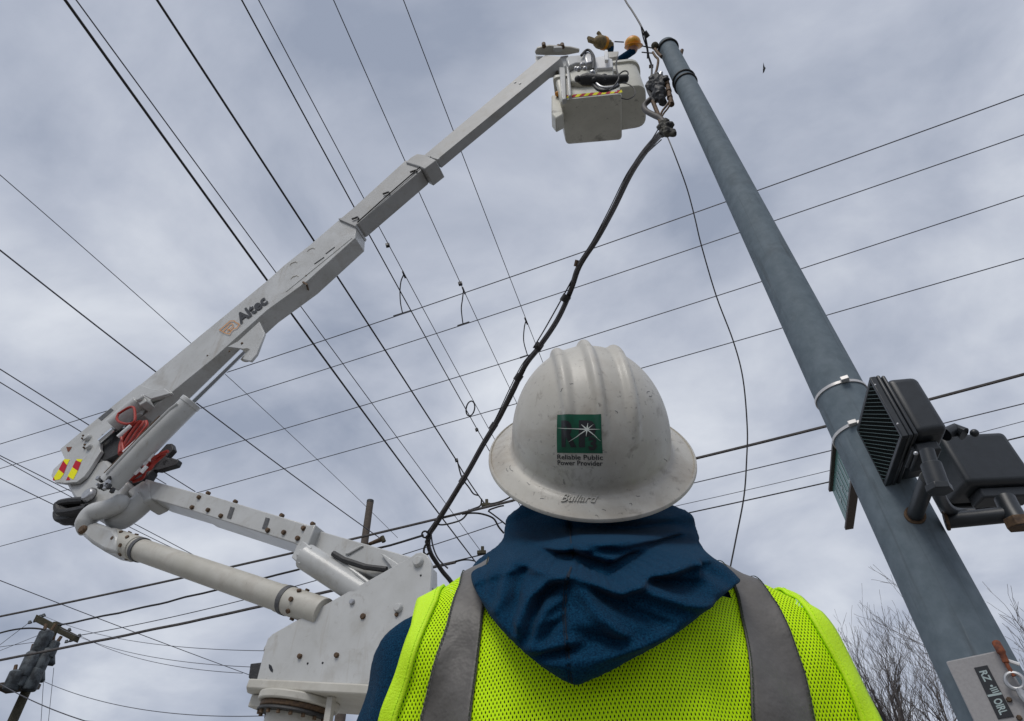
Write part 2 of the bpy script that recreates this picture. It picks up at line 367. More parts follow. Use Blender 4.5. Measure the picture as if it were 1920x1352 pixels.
# --- lower boom
P([(588, 992), (767, 1043), (795, 1050), (795, 1090), (699, 1081), (573, 1040)], -.07, .22, 'lower_boom', 'paint')
lb = P([(372, 922), (588, 987), (569, 1030), (553, 1019), (361, 958)], -.03, .32, 'boom_sleeve', 'paint')
P([(273, 898), (376, 926), (363, 958), (284, 935), (262, 926)], -.05, .28, 'boom_end', 'paint')
for x, y in ((374, 933), (361, 952), (391, 957), (415, 968), (503, 995), (533, 999), (570, 991), (559, 1010)): bolt(x, y, -.03, .021, 'bolt', lb, 'rust', .022)
for x, y in ((392, 926), (443, 942), (530, 968), (588, 984)): bolt(x, y, -.12, .02, 'bolt', lb, 'rust', .03)
for x, y in ((432, 961), (498, 981)):
    MB().add([bp(x - 7, y + 10, -.026), bp(x + 1, y + 12, -.026), bp(x + 8, y - 9, -.026), bp(x, y - 11, -.026)], [(0, 1, 2, 3)]).build('band', M['band'], lb, smooth=False)
P([(575, 985), (592, 983), (570, 1040), (560, 1046), (547, 1043)], .01, .40, 'boom_clamp', 'paint', bevel=.01)
P([(556, 1022), (568, 1014), (584, 1026), (572, 1050), (560, 1058), (546, 1045)], .07, .05, 'cylinder_lug', 'paint')
bolt(563, 1038, .07, .03, 'pin', truck, 'paint', .02)
# lift cylinder of the lower boom
a, b = bp(574, 1044, .0), bp(690, 1118, -.1)
MB().cyl(a, b, .095, seg=28).build('lift_cylinder', M['paint'], truck)
MB().tube([bp(628, 1045, -.02), bp(650, 1062, -.02), bp(672, 1078, -.02), bp(690, 1092, -.03)], .014, 8).build('hydraulic_pipe', M['paint'], truck)
MB().tube([bp(625, 1038, -.0), bp(645, 1050, -.0), bp(685, 1063, -.02), bp(725, 1068, -.04)], .022, 8).build('hose', M['dark'], truck)
P([(712, 1036), (722, 1040), (752, 1060), (735, 1067)], -.04, .02, 'gusset', 'paint'); 
P([(676, 1021), (681, 1023), (652, 1040), (645, 1038)], -.055, .02, 'gusset', 'paint')
# --- parallel link (round tube)
la, lbp = bp(214, 1014, -.05), bp(604, 1148, -.05)
lk = MB().cyl(la, lbp, .094, seg=32).build('parallel_link', M['paint2'], truck)
ld = (lbp - la).normalized(); lsd = NB; lup = ld.cross(NB).normalized()
MB().cyl(la + ld * -.06, la + ld * .34, .103, seg=32).build('link_sleeve', M['paint2'], truck, bevel=.004)
MB().cyl(lbp - ld * .42, lbp + ld * .02, .099, seg=32).build('link_sleeve', M['paint2'], truck, bevel=.004)
for d_, s0 in ((.12, 1), (.27, 1), (4.0, 2)):
    L_ = (lbp - la).length
    dd_ = d_ if s0 == 1 else L_ - .22
    for k in range(8):
        a = k * math.pi / 4 + (.3 if d_ == .27 else 0)
        r = NB * math.cos(a) + lup * math.sin(a); c = la + ld * dd_ + r * .099
        MB().cyl(c, c + r * .014, .017, seg=8).build('bolt', M['rust'], lk)
for dd_ in (.40, (lbp - la).length - .34):
    MB().cyl(la + ld * (dd_ - .02), la + ld * (dd_ + .02), .104, seg=32).build('band', M['band'], lk)
# --- elbow
def fat(pxs, r, offs, name, mt='paint', seg=20):
    pts = [bp(x, y, o) for (x, y), o in zip(pxs, offs)]
    # smooth
    q = []
    for i in range(len(pts) - 1):
        p0 = pts[max(i - 1, 0)]; p1 = pts[i]; p2 = pts[i + 1]; p3 = pts[min(i + 2, len(pts) - 1)]
        for k in range(5):
            t = k / 5; q.append(.5 * ((2 * p1) + (p2 - p0) * t + (2 * p0 - 5 * p1 + 4 * p2 - p3) * t * t + (3 * p1 - p0 - 3 * p2 + p3) * t ** 3))
    q.append(pts[-1]); n = len(q)
    rr = [np.interp(i / (n - 1), np.linspace(0, 1, len(r)), r) for i in range(n)]
    return MB().tube(q, list(rr), seg).build(name, M[mt], truck)
fat([(152, 1002), (160, 980), (175, 962), (200, 955), (222, 945), (227, 935)], [.02, .082, .088, .088, .085, .08, .07], [.05] * 6, 'elbow_link')
P([(152, 985), (178, 978), (212, 990), (222, 1004), (214, 1036), (192, 1032), (168, 1017), (152, 1003)], .06, .24, 'link_fork', 'paint', bevel=.03)
fat([(212, 972), (228, 972), (252, 955), (275, 935)], [.085, .105, .105, .10], [-.1] * 4, 'elbow_link')
P([(240, 918), (268, 900), (280, 905), (282, 935), (262, 945), (238, 925)], -.04, .25, 'link_fork', 'paint', bevel=.03)
P([(160, 868), (190, 850), (215, 880), (240, 905), (225, 932), (185, 958), (160, 962), (135, 930), (122, 905)], .0, .30, 'elbow_casting', 'paint', bevel=.03)
bolt(169, 930, .0, .092, 'washer', truck, 'band', .04); bolt(169, 930, .04, .075, 'pin', truck, 'galv', .05); bolt(157, 994, .15, .045, 'pin', truck, 'rust', .03)
for k in range(9):   # bundled hoses behind the elbow
    x = 107 + 7 * (k % 5) + random.random() * 4; y = 945 + (k // 5) * 14 + random.random() * 6
    fat([(x + 50, y - 8), (x + 22, y - 6), (x, y), (x + 4, y + 14), (x + 30, y + 12), (x + 55, y + 6)], [.035] * 2, [.02 - .02 * k] * 6, 'hose', 'dark', 8)
P([(108, 948), (132, 933), (160, 945), (150, 968), (122, 972)], -.1, .12, 'hose_cover', 'dark', bevel=.03)
# black guide arms at the right of the elbow with red hoses
for poly in ([(258, 892), (312, 832), (322, 831), (325, 842), (290, 880), (262, 908)], [(285, 868), (322, 858), (335, 862), (330, 872), (296, 882), (280, 880)], [(296, 872), (306, 856), (318, 858), (310, 874)]):
    P(poly, -.12, .06, 'hose_guide', 'dark', bevel=.01)
P([(170, 935), (250, 885), (285, 880), (268, 905), (235, 912), (190, 952)], -.08, .10, 'hose_tray', 'dark', bevel=.02)
rh = [[(212, 880), (230, 870), (262, 866), (283, 862), (300, 852), (315, 846)], [(214, 884), (240, 876), (265, 878), (280, 880), (290, 868), (310, 850)], [(225, 868), (250, 866), (275, 868), (290, 860)],
      [(245, 900), (262, 888), (275, 882), (285, 868)], [(250, 903), (268, 895), (272, 880), (280, 866)], [(240, 898), (255, 893), (268, 880), (268, 870)]]
for i, h in enumerate(rh): fat(h, [.016, .016], [.13 - .03 * i] * len(h), 'hose', 'red', 8)
for x, y in ((279, 860), (274, 866), (262, 873), (257, 883), (284, 858), (270, 880)):
    c = bp(x, y, .14); MB().tube([c - ZU * .03 - U * .02, c + ZU * .03 + U * .02], .018, 8).build('clip', M['white'], truck)
# --- upper boom base bracket with warning chevrons
base = P([(113, 842), (188, 780), (240, 738), (262, 721), (280, 728), (302, 732), (318, 731), (322, 737), (277, 752), (262, 775), (240, 786), (222, 800), (207, 810), (190, 815), (187, 840), (189, 846), (166, 882), (158, 893), (144, 904), (120, 906), (103, 904), (96, 892), (100, 880), (121, 860)], .05, .04, 'boom_bracket', bevel=.004)
P([(113, 842), (188, 780), (240, 738), (262, 721), (330, 735), (290, 760), (220, 800), (190, 815), (189, 846), (166, 882), (144, 904), (120, 906), (103, 904), (100, 880), (121, 860)], -.30, .04, 'boom_bracket', bevel=.004)
def stripe(q, c, off=.053):
    return MB().add([bp(x, y, off) for x, y in q], [tuple(range(len(q)))]).build('chevron', M[c], base, smooth=False)
def z1(x, y): return (60 + x / 3.756, 680 + y / 3.756)
stripe([z1(228, 678), z1(266, 682), z1(246, 722), z1(220, 690)], 'yellow_tape'); stripe([z1(220, 690), z1(246, 722), z1(224, 782), z1(188, 752)], 'red_tape')
stripe([z1(188, 752), z1(224, 782), z1(196, 822), z1(156, 828), z1(150, 812)], 'yellow_tape'); stripe([z1(146, 822), z1(152, 806), z1(163, 828), z1(150, 832)], 'red_tape')
stripe([z1(312, 678), z1(356, 680), z1(344, 702), z1(316, 690)], 'yellow_tape'); stripe([z1(308, 688), z1(345, 704), z1(322, 762), z1(284, 736)], 'red_tape')
stripe([z1(284, 736), z1(322, 762), z1(290, 824), z1(250, 800)], 'yellow_tape'); stripe([z1(254, 798), z1(270, 826), z1(238, 828)], 'red_tape')
for (x, y, r) in ((166, 822, .045), (169, 839, .036)):
    bolt(x, y, .05, r, 'pin', base, 'paint', .04); bolt(x - 7, y - 3, .05, .013, 'bolt', base, 'rust', .03); bolt(x - 9, y + 2, .05, .011, 'bolt', base, 'rust', .03)
MB().add([bp(x, y, .053) for x, y in ((124, 838), (135, 838), (130, 846), (127, 847))], [(0, 1, 2, 3)]).build('slot', M['rustred'], base, smooth=False)
MB().add([bp(x, y, .053) for x, y in ((184, 784), (208, 765), (213, 769), (190, 789))], [(0, 1, 2, 3)]).build('label', M['band'], base, smooth=False)
# leveling cylinder inside the bracket
MB().cyl(bp(212, 797, .08), bp(262, 755, .08), .085, seg=24).build('leveling_cylinder', M['paint'], truck, bevel=.005)
MB().cyl(bp(188, 828, .06), bp(214, 806, .06), .035, seg=16).build('piston_rod', M['chrome'], truck)
P([(252, 748), (268, 738), (275, 752), (262, 760)], .14, .12, 'cylinder_lug', 'paint'); bolt(264, 748, .14, .045, 'pin', truck, 'paint', .03)
P([(268, 740), (308, 728), (320, 737), (282, 748)], .16, .03, 'bracket_tab', 'paint')
P([(182, 845), (200, 815), (235, 800), (280, 800), (225, 850), (180, 872)], .0, .15, 'hose_tray', 'dark', bevel=.01)
for i in range(4): fat([(224, 852 - i), (226 + i * 8, 832), (236 + i * 9, 814), (248 + i * 9, 798), (262 + i * 4, 790)], [.016, .016], [.02 + .03 * i] * 5, 'hose', 'red', 8)
fat([(222, 776), (240, 765), (250, 764), (253, 775), (252, 790), (240, 795), (225, 792), (219, 785), (222, 776)], [.013, .013], [.19] * 9, 'hose', 'red', 8)
fat([(228, 820), (229, 832), (232, 848)], [.014, .014], [.15] * 3, 'hose', 'red', 8)
for x, y in ((229, 812), (237, 805), (249, 833), (240, 841), (264, 826)):
    c = bp(x, y, .2); MB().tube([c - ZU * .035 - U * .035, c + ZU * .035 + U * .035], .017, 8).build('clip', M['white'], truck)
# main lift cylinder of the upper boom
ca, cb_ = bp(205, 908, .20), bp(356, 757, .20)
MB().cyl(ca, cb_, .098, seg=32).build('lift_cylinder', M['paint'], truck, bevel=.006)
cdv = (cb_ - ca).normalized()
MB().cyl(cb_ - cdv * .02, cb_ + cdv * .03, .104, seg=32).build('cylinder_gland', M['paint'], truck, bevel=.006)
MB().cyl(cb_, bp(455, 660, .12), .036, seg=20).build('piston_rod', M['chrome'], truck)
MB().tube([bp(200, 888, .3), bp(260, 825, .3), bp(318, 768, .3), bp(333, 757, .3)], .014, 8).build('hydraulic_pipe', M['paint'], truck)
MB().tube([bp(196, 888, .28), bp(256, 825, .28), bp(300, 780, .28)], .010, 8).build('hydraulic_pipe', M['rust'], truck)
for k in range(14):
    x = 183 + random.random() * 28; y = 895 + random.random() * 30
    c = bp(x, y, .26 + random.random() * .06); MB().box(c, U * (.008 + random.random() * .014), NB * .015, ZU * (.008 + random.random() * .02)).build('fitting', M['dark' if k % 3 else 'galv'], truck)
# rod eye bracket
P([(427, 650), (446, 640), (486, 603), (496, 625), (481, 664), (470, 677), (455, 673), (464, 655)], .02, .03, 'rod_bracket', bevel=.004)
P([(430, 651), (446, 640), (486, 605), (496, 625), (481, 664), (470, 677), (455, 673)], -.22, .03, 'rod_bracket', bevel=.004)
MB().cyl(bp(462, 666, .0), bp(462, 666, -.2), .075, seg=24).build('rod_eye', M['paint2'], truck)
bolt(454, 644, .02, .016, 'bolt', truck, 'rust', .01)
# --- upper boom
ub = P([(240, 740), (500, 527), (533, 497), (580, 460), (637, 411), (668, 423), (666, 446), (576, 527), (500, 582), (400, 672), (320, 737), (270, 780), (225, 795)], 0, .215, 'upper_boom', bevel=.006)
P([(532, 500), (637, 413.5), (660, 446), (536, 547)], .006, .01, 'boom_patch', bevel=.002)
for x, y in ((550, 495), (552, 521), (583, 469)):
    c = bp(x, y, .008); MB().tube([c - U * .05, c - U * .03 + ZU * .03, c + U * .03 + ZU * .03, c + U * .05], .006, 6).build('lifting_ear', M['paint2'], ub)
for x, y in ((430, 659), (389, 667), (620, 470), (574, 517)): bolt(x, y, .0, .012, 'bolt', ub, 'rust', .006)
for (x0, y0, x1, y1) in ((592, 493, 605, 484), (613, 474, 625, 465)):
    for t in (0, .33, .66, 1):
        c = bp(lerp(x0, x1, t), lerp(y0, y1, t), .01); MB().box(c, (U * .8 + ZU * .55) * .02, (ZU * .8 - U * .5) * .007, NB * .002).build('stencil', M['ink'], ub)
MB().tube([bp(568, 529, .01), bp(575, 533, -.0), bp(581, 553, -.2)], .012, 6).build('strap', M['rust'], ub)
s2 = P([(637, 411), (660, 392), (761, 300), (790, 316), (789, 320), (672, 419), (667, 421)], .015, .21, 'boom_section', 'fibre', bevel=.006)
MB().prism([bp(x, y, .03) for x, y in ((634, 410), (639, 408), (668, 420), (666, 424))], -NB * .25).build('boom_lip', M['fibre'], s2, bevel=.003)
MB().tube([bp(670, 417, .03), bp(720, 372, .03), bp(782, 318, .03), bp(808, 294, .03)], .008, 6).build('hydraulic_pipe', M['cable'], s2)
for x, y in ((668, 408), (726, 361), (777, 320)):
    c = bp(x, y, .035); MB().tube([c - U * .06, c + U * .02 - ZU * .0, c + U * .04 - ZU * .05], .012, 6).build('clip', M['cable'], s2)
col_ = P([(760, 304), (770, 295), (782, 288), (797, 290), (818, 300), (796, 317), (786, 312)], .04, .26, 'boom_collar', 'fibre', bevel=.012)
s3 = P([(795, 291), (1003, 117), (1022, 103), (1052, 106), (1050, 110), (820, 299)], .0, .13, 'boom_tip', 'fibre', bevel=.006)
for x, y in ((966, 155), (975, 157), (822, 318 - 20)): bolt(x, y, .0, .02, 'bolt', s3, 'paint', .01)
bolt(967, 183, -.1, .02, 'bolt', s3, 'ink', .01)
# logo on the boom
O_ = bp(450, 607, .012); X_ = bp(503, 566, .012) - O_; Y_ = bp(440, 593, .012) - O_
fit_text('Altec', O_, X_, Y_, 'lettering', M['ink'], ub, offset=.035)
def strip(path, wpx, closed, mt):
    q = MB(); pts = [Vector((360 + x / 6.146, 540 + y / 6.146)) for x, y in path]
    n = len(pts)
    for i in range(n if closed else n - 1):
        a, b = pts[i], pts[(i + 1) % n]; d = (b - a).normalized(); s_ = Vector((-d.y, d.x)) * wpx / 2; a = a - d * wpx / 2; b = b + d * wpx / 2
        q.add([bp(*(a + s_), .0115 + .0004 * i), bp(*(b + s_), .0115 + .0004 * i), bp(*(b - s_), .0115 + .0004 * i), bp(*(a - s_), .0115 + .0004 * i)], [(0, 1, 2, 3)])
    return q.build('logo', M[mt], ub, smooth=False)
strip([(318, 484), (440, 380), (486, 378), (504, 398), (530, 408), (546, 420), (512, 462), (478, 468), (452, 492), (430, 530), (372, 514), (345, 497)], 1.5, True, 'logo')
strip([(362, 494), (446, 408), (470, 418), (474, 440), (404, 500)], 1.4, False, 'logo')
strip([(404, 470), (440, 488)], 1.4, False, 'logo')

# --- jib head and buckets
tipp = bp(1045, 105, -.05); print('tip', tipp)
def kz(px, py, z): return atz(px, py, z)
zt = 10.45
head = MB().prism([kz(x, y, zt) for x, y in ((1003, 98), (1008, 90), (1030, 86), (1070, 89), (1087, 93), (1086, 99), (1060, 104), (1025, 104), (1005, 103))], ZU * .05)
jib = head.build('jib_plate', M['paint2'], truck, bevel=.008)
vy = kz(1045, 105, zt).y
def vp(px, py, off=0): return aty(px, py, vy + off)     # vertical plane, facing the camera
MB().prism([vp(x, y, .0) for x, y in ((1004, 103), (1025, 106), (1048, 106), (1066, 103), (1064, 122), (1052, 128), (1040, 112), (1004, 120))], Vector((0, .25, 0))).build('jib_head', M['paint'], truck, bevel=.01)
for x, y in ((1020, 87), (1048, 91), (1055, 88)):
    c = kz(x, y, zt - .01); MB().cyl(c, c + ZU * .09, .03, seg=10).build('bolt', M['rust'], jib)
MB().box(kz(1046, 92, zt - .03), (.06, 0, 0), (0, .03, 0), (0, 0, .03)).build('bracket_tab', M['paint'], jib, bevel=.005)

def roundpoly(pts, r, n=5):
    out = []; N_ = len(pts)
    for i in range(N_):
        p, a, b = pts[i], pts[i - 1], pts[(i + 1) % N_]
        da = (a - p).normalized(); db = (b - p).normalized()
        for k in range(n + 1):
            t = k / n; q0 = p + da * r; q1 = p + db * r
            out.append((1 - t) ** 2 * q0 + 2 * t * (1 - t) * p + t * t * q1)
    return out
def tub(corners, h, r, name, flare=1.04, lip=.035):
    """an open fibreglass tub: outer wall, rolled lip, inner wall and floor"""
    c = sum(corners, Vector()) / len(corners); base_ = roundpoly(corners, r)
    n = len(base_)
    def ring(s_, z, inset=0):
        out = []
        for p in base_:
            d = p - c; out.append(Vector((c.x + d.x * s_ - d.normalized().x * inset, c.y + d.y * s_ - d.normalized().y * inset, c.z + z)))
        return out
    rings = [ring(.93, 0), ring(.985, .012), ring(1.0, .05), ring(lerp(1, flare, .5), h * .5), ring(flare, h - .07), ring(flare, h - .065, -lip), ring(flare, h, -lip), ring(flare, h, .03), ring(1, .03, .03)]
    v = [p for r_ in rings for p in r_]; f = [tuple(range(n))[::-1]]
    for i in range(len(rings) - 1):
        for k in range(n):
            k2 = (k + 1) % n; f.append((i * n + k, i * n + k2, (i + 1) * n + k2, (i + 1) * n + k))
    f.append(tuple((len(rings) - 1) * n + k for k in range(n)))
    q = MB().add(v, f); me = q.mesh(name); bm = bmesh.new(); bm.from_mesh(me); bmesh.ops.recalc_face_normals(bm, faces=bm.faces[:]); bm.to_mesh(me); bm.free()
    return finish(name, me, M['bucket'], truck, angle=30)
zA, zB = 9.05, 9.80
bA = tub([kz(1050, 188, zA), kz(1167, 176, zA), kz(1167, 263, zA), kz(1061, 272, zA)], .68, .06, 'platform_step')
bB = tub([kz(1125, 168, zB), kz(1212, 158, zB), kz(1212, 238, zB), kz(1125, 252, zB)], .80, .15, 'bucket', 1.02)
a, b = kz(1053, 186, zA + .04), kz(1167, 175, zA + .04)
nA = (b - a).cross(ZU).normalized(); nA = nA if nA.dot(C - a) > 0 else -nA
for k in range(7):
    t0, t1 = k / 7 + .0, (k + 1) / 7; o = nA * .012
    for j, cc in ((0, 'red_tape'), (1, 'yellow_tape')):
        s0, s1 = lerp(t0, t1, j * .5), lerp(t0, t1, j * .5 + .5)
        sh = .10 * .12
        MB().add([lerp(a, b, s0) + o, lerp(a, b, s1) + o, lerp(a, b, min(s1 + .06, 1)) + o + ZU * .075, lerp(a, b, min(s0 + .06, 1)) + o + ZU * .075], [(0, 1, 2, 3)]).build('hazard_tape', M[cc], bA, smooth=False)
# machinery on the near wall
def fa(px, py, off=0): return pl(px, py, a + nA * off, nA)
def FB(poly, off, thick, name, mt='paint', bevel=.012): return MB().prism([fa(x, y, off) for x, y in poly], -nA * thick).build(name, M[mt], truck, bevel=bevel)
FB([(1048, 125), (1060, 126), (1062, 185), (1054, 187)], .06, .07, 'mast_rail', 'paint')
FB([(1062, 122), (1068, 128), (1072, 178), (1066, 180)], .10, .05, 'mast_rail', 'paint')
FB([(1066, 135), (1078, 128), (1120, 130), (1122, 150), (1090, 153), (1070, 152)], .09, .10, 'gearbox', 'bucket', .03)
FB([(1061, 108), (1068, 104), (1096, 102), (1106, 112), (1106, 118), (1080, 118), (1066, 124)], .16, .16, 'winch_housing', 'paint', .02)
FB([(1092, 98), (1104, 95), (1112, 102), (1113, 116), (1098, 118)], .18, .14, 'winch_drum', 'galv', .03)
FB([(1114, 108), (1130, 104), (1148, 110), (1150, 126), (1118, 128)], .14, .12, 'control_box', 'white', .015)
FB([(1118, 129), (1150, 127), (1150, 142), (1120, 144)], .10, .10, 'control_box', 'bucket', .015)
FB([(1133, 96), (1140, 95), (1141, 112), (1134, 112)], .22, .05, 'control_lever', 'white', .008)
FB([(1140, 97), (1160, 96), (1158, 106), (1142, 108)], .12, .05, 'control_guard', 'paint2', .008)
MB().tube([fa(1084, 150, .2), fa(1092, 150, .22), fa(1100, 149, .22), fa(1130, 151, .22), fa(1160, 149, .2), fa(1176, 147, .2), fa(1179, 147, .2)], [.03, .07, .08, .065, .055, .05, .02], 12).build('winch_boot', M['dark'], truck)
def crv(pts, n=6):
    q = []
    for i in range(len(pts) - 1):
        p0 = pts[max(i - 1, 0)]; p1 = pts[i]; p2 = pts[i + 1]; p3 = pts[min(i + 2, len(pts) - 1)]
        for k in range(n):
            t = k / n; q.append(.5 * ((2 * p1) + (p2 - p0) * t + (2 * p0 - 5 * p1 + 4 * p2 - p3) * t * t + (3 * p1 - p0 - 3 * p2 + p3) * t ** 3))
    return q + [pts[-1]]
def hose(px, off, r, name='hose', mt='dark'): return MB().tube(crv([fa(x, y, off) for x, y in px]), r, 8).build(name, M[mt], truck)
hose([(1112, 158), (1122, 168), (1135, 170), (1150, 165), (1160, 160)], .20, .022)
hose([(1118, 156), (1128, 163), (1145, 164), (1158, 158)], .22, .016, mt='galv')
hose([(1090, 104), (1100, 94), (1108, 97), (1114, 110), (1112, 130)], .2, .018)
hose([(1158, 108), (1155, 120), (1157, 135), (1160, 148), (1150, 163), (1142, 170)], .24, .011)
hose([(1157, 143), (1168, 134), (1176, 134), (1177, 141), (1168, 143)], .24, .009)
hose([(1160, 156), (1175, 157), (1188, 165), (1190, 178), (1178, 186), (1165, 184)], .10, .007, 'drip_cord', 'cable')
for k in range(10):
    c = fa(1080 + random.random() * 60, 112 + random.random() * 40, .24); MB().sph(c, .02 + random.random() * .03, 8, 6).build('fitting', M['dark' if k % 2 else 'galv'], truck)
FB([(1034, 178), (1054, 176), (1057, 214), (1042, 222), (1034, 212)], -.1, .2, 'tool_pouch', 'bucket', .02)
MB().tube([fa(1043, 125, .0), fa(1046, 150, -.05), fa(1046, 180, -.08)], .025, 8).build('support_rod', M['wood2'], truck)
MB().sph(fa(1045, 176, -.06), .035, 10, 7).build('rod_knob', M['logo'], truck)

# ---------------------------------------------------------------- people
def fuse(name, prims, voxel, mats, pick, parent, smooth_it=12, disp=None):
    q = MB()
    for p in prims:
        if p[0] == 's': q.sph(p[1], p[2], 20, 14, p[3] if len(p) > 3 else None)
        else:
            a, b, r0, r1 = p[1:5]; a, b = Vector(a), Vector(b); n = 8
            pts, rr = [], []
            d = (b - a).normalized()
            for k in range(5):
                th = math.pi / 2 * k / 4; pts.append(a - d * r0 * math.cos(th)); rr.append(max(r0 * math.sin(th), .001))
            for k in range(1, n): pts.append(lerp(a, b, k / n)); rr.append(lerp(r0, r1, k / n))
            for k in range(5):
                th = math.pi / 2 * k / 4; pts.append(b + d * r1 * math.sin(th)); rr.append(max(r1 * math.cos(th), .001))
            q.tube(pts, rr, 16)
    me = q.mesh(name); o = bpy.data.objects.new(name, me); sc.collection.objects.link(o)
    rm = o.modifiers.new('r', 'REMESH'); rm.mode = 'VOXEL'; rm.voxel_size = voxel
    sm = o.modifiers.new('s', 'SMOOTH'); sm.factor = .6; sm.iterations = smooth_it
    dg = bpy.context.evaluated_depsgraph_get(); me2 = bpy.data.meshes.new_from_object(o.evaluated_get(dg)); me2.name = name
    bpy.data.objects.remove(o)
    if disp:
        me2.update(); vn = [v.normal.copy() for v in me2.vertices]
        for v, n_ in zip(me2.vertices, vn): v.co += n_ * disp(v.co)
    for m in mats: me2.materials.append(m)
    for p in me2.polygons: p.material_index = pick(p.center)
    me2.shade_smooth()
    ob = bpy.data.objects.new(name, me2); sc.collection.objects.link(ob)
    if parent: ob.parent = parent
    return ob, me2

X0 = .098
HC = dist(1106, 832.3, .944)         # centre of the brim ring
print('HC', HC)
TILT = R_(62.8)
ha = Vector((0, -math.sin(TILT), math.cos(TILT))); hb_ = Vector((0, -math.cos(TILT), -math.sin(TILT))); hr = Vector((1, 0, 0))
# small roll of the head
rr_ = Matrix.Rotation(R_(-1.5), 3, Vector((0, 1, 0))); ha, hb_, hr = rr_ @ ha, rr_ @ hb_, rr_ @ hr
worker = root('person', (X0, .76, 0), 'line worker seen from behind in white hard hat, navy hoodie and lime vest', 'person')
x = X0
SHZ = 1.358
prims = [('s', (x, .755, 1.28), (.205, .125, .22)), ('s', (x, .77, 1.12), (.185, .125, .2)), ('s', (x, .76, 1.385), (.20, .085, .075)), ('s', (x, .77, 1.425), (.12, .068, .060)),
         ('s', (x, .78, .97), (.18, .13, .15)),
         ('c', (x, .80, 1.40), (x, .86, 1.58), .060, .056)]
hcen = HC - ha * .045 + hb_ * .0
Mh = Matrix((hr, -hb_, ha)).transposed()
prims += [('s', hcen, (.078, .098, .105), Mh), ('s', hcen - ha * .07 - hb_ * .03, (.055, .06, .06), Mh), ('s', hcen - ha * .035 - hb_ * .10, (.012, .016, .022), Mh),
          ('s', hcen - ha * .02 + hr * .08, (.012, .02, .03), Mh), ('s', hcen - ha * .02 - hr * .08, (.012, .02, .03), Mh)]
for s_ in (-1, 1):
    x = X0 - (.012 if s_ > 0 else 0)
    prims += [('c', (x + s_ * .11, .755, 1.40), (x + s_ * .195, .75, SHZ - .01), .06, .069),
              ('c', (x + s_ * .085, .765, 1.442), (x + s_ * .20, .752, 1.352), .056, .066),
              ('c', (x + s_ * .195, .75, SHZ - .012), (x + s_ * .266, .775, 1.12), .070, .056), ('c', (x + s_ * .262, .775, 1.12), (x + s_ * .10, .935, 1.03), .055, .045), ('s', (x + s_ * .06, .95, 1.02), (.06, .04, .045)),
              ('c', (x + s_ * .095, .78, .92), (x + s_ * .105, .76, .50), .092, .062), ('c', (x + s_ * .105, .76, .5), (x + s_ * .11, .79, .10), .062, .05),
              ('c', (x + s_ * .11, .78, .05), (x + s_ * .13, .92, .045), .05, .042)]
def folds(p):
    if p.z > 1.5 or p.z < .1: return 0
    q = noise.noise(Vector((p.x * 9 + 3, p.y * 9, p.z * 5))) * .006
    # sleeve folds
    if abs(p.x - X0) > .20: q += noise.noise(Vector((p.x * 6, p.y * 22, p.z * 16 + p.x * 10))) * .009
    return q
def pick(c):
    if (c - hcen).dot(ha) > -.20 and (c - hcen).length < .155: return 1 if (c - hcen).dot(ha) < .0 or (c - hcen).dot(hb_) < -.0 else 2
    if c.z < .11: return 4
    if c.z < .93 and abs(c.y - .78) < .2: return 3
    return 0
body, bodyme = fuse('body', prims, .009, [M['navy'], M['skin'], M['hair'], M['jeans'], M['boot']], pick, worker, 10, folds)
bvh = BVHTree.FromPolygons([v.co.copy() for v in bodyme.vertices], [tuple(p.vertices) for p in bodyme.polygons])
def hit(px, py):
    h = bvh.ray_cast(C, ray(px, py).normalized())[0]; return h

# --- vest: sheets laid out over back, shoulders and chest
ZS, YC, RR = 1.37, .765, .10
def s_of(p):
    if p.z <= ZS: return p.z if p.y < YC else ZS + math.pi * RR + (ZS - p.z)
    return ZS + math.atan2(p.z - ZS, YC - p.y) * RR
def surf(x_, s_, off):
    if s_ <= ZS: o, d = Vector((x_, 0.1, s_)), Vector((0, 1, 0))
    elif s_ <= ZS + math.pi * RR:
        a = (s_ - ZS) / RR; r = Vector((0, -math.cos(a), math.sin(a))); o, d = Vector((x_, YC, ZS)) + r * .55, -r
    else: o, d = Vector((x_, 1.5, ZS - (s_ - ZS - math.pi * RR))), Vector((0, -1, 0))
    h, n_, _, _ = bvh.ray_cast(o, d)
    if h is None: return Vector((x_, YC, s_ if s_ < ZS else ZS))
    wv = noise.noise(Vector((x_ * 7, s_ * 3.0, 4))) * .008 + noise.noise(Vector((x_ * 22 + s_ * 8, s_ * 9, 9))) * .003
    return h - d * (off + wv)
def edge_from(pxs, extend_lo, fallback):
    """a seam line as x(s), measured on the body"""
    pts = []
    for p in pxs:
        h = hit(*p)
        if h is not None: pts.append((s_of(h), h.x))
    pts.sort(); ss = [q[0] for q in pts]; xs = [q[1] for q in pts]
    return ss, xs
def edge_fn(ss, xs):
    ss = [1.0] + ss + [ZS + math.pi * RR * .5, ZS + math.pi * RR, ZS + math.pi * RR + .3]
    xs = [xs[0]] + xs + [xs[-1]] * 1 + [xs[-1]] * 2
    return lambda s_: float(np.interp(s_, ss, xs))
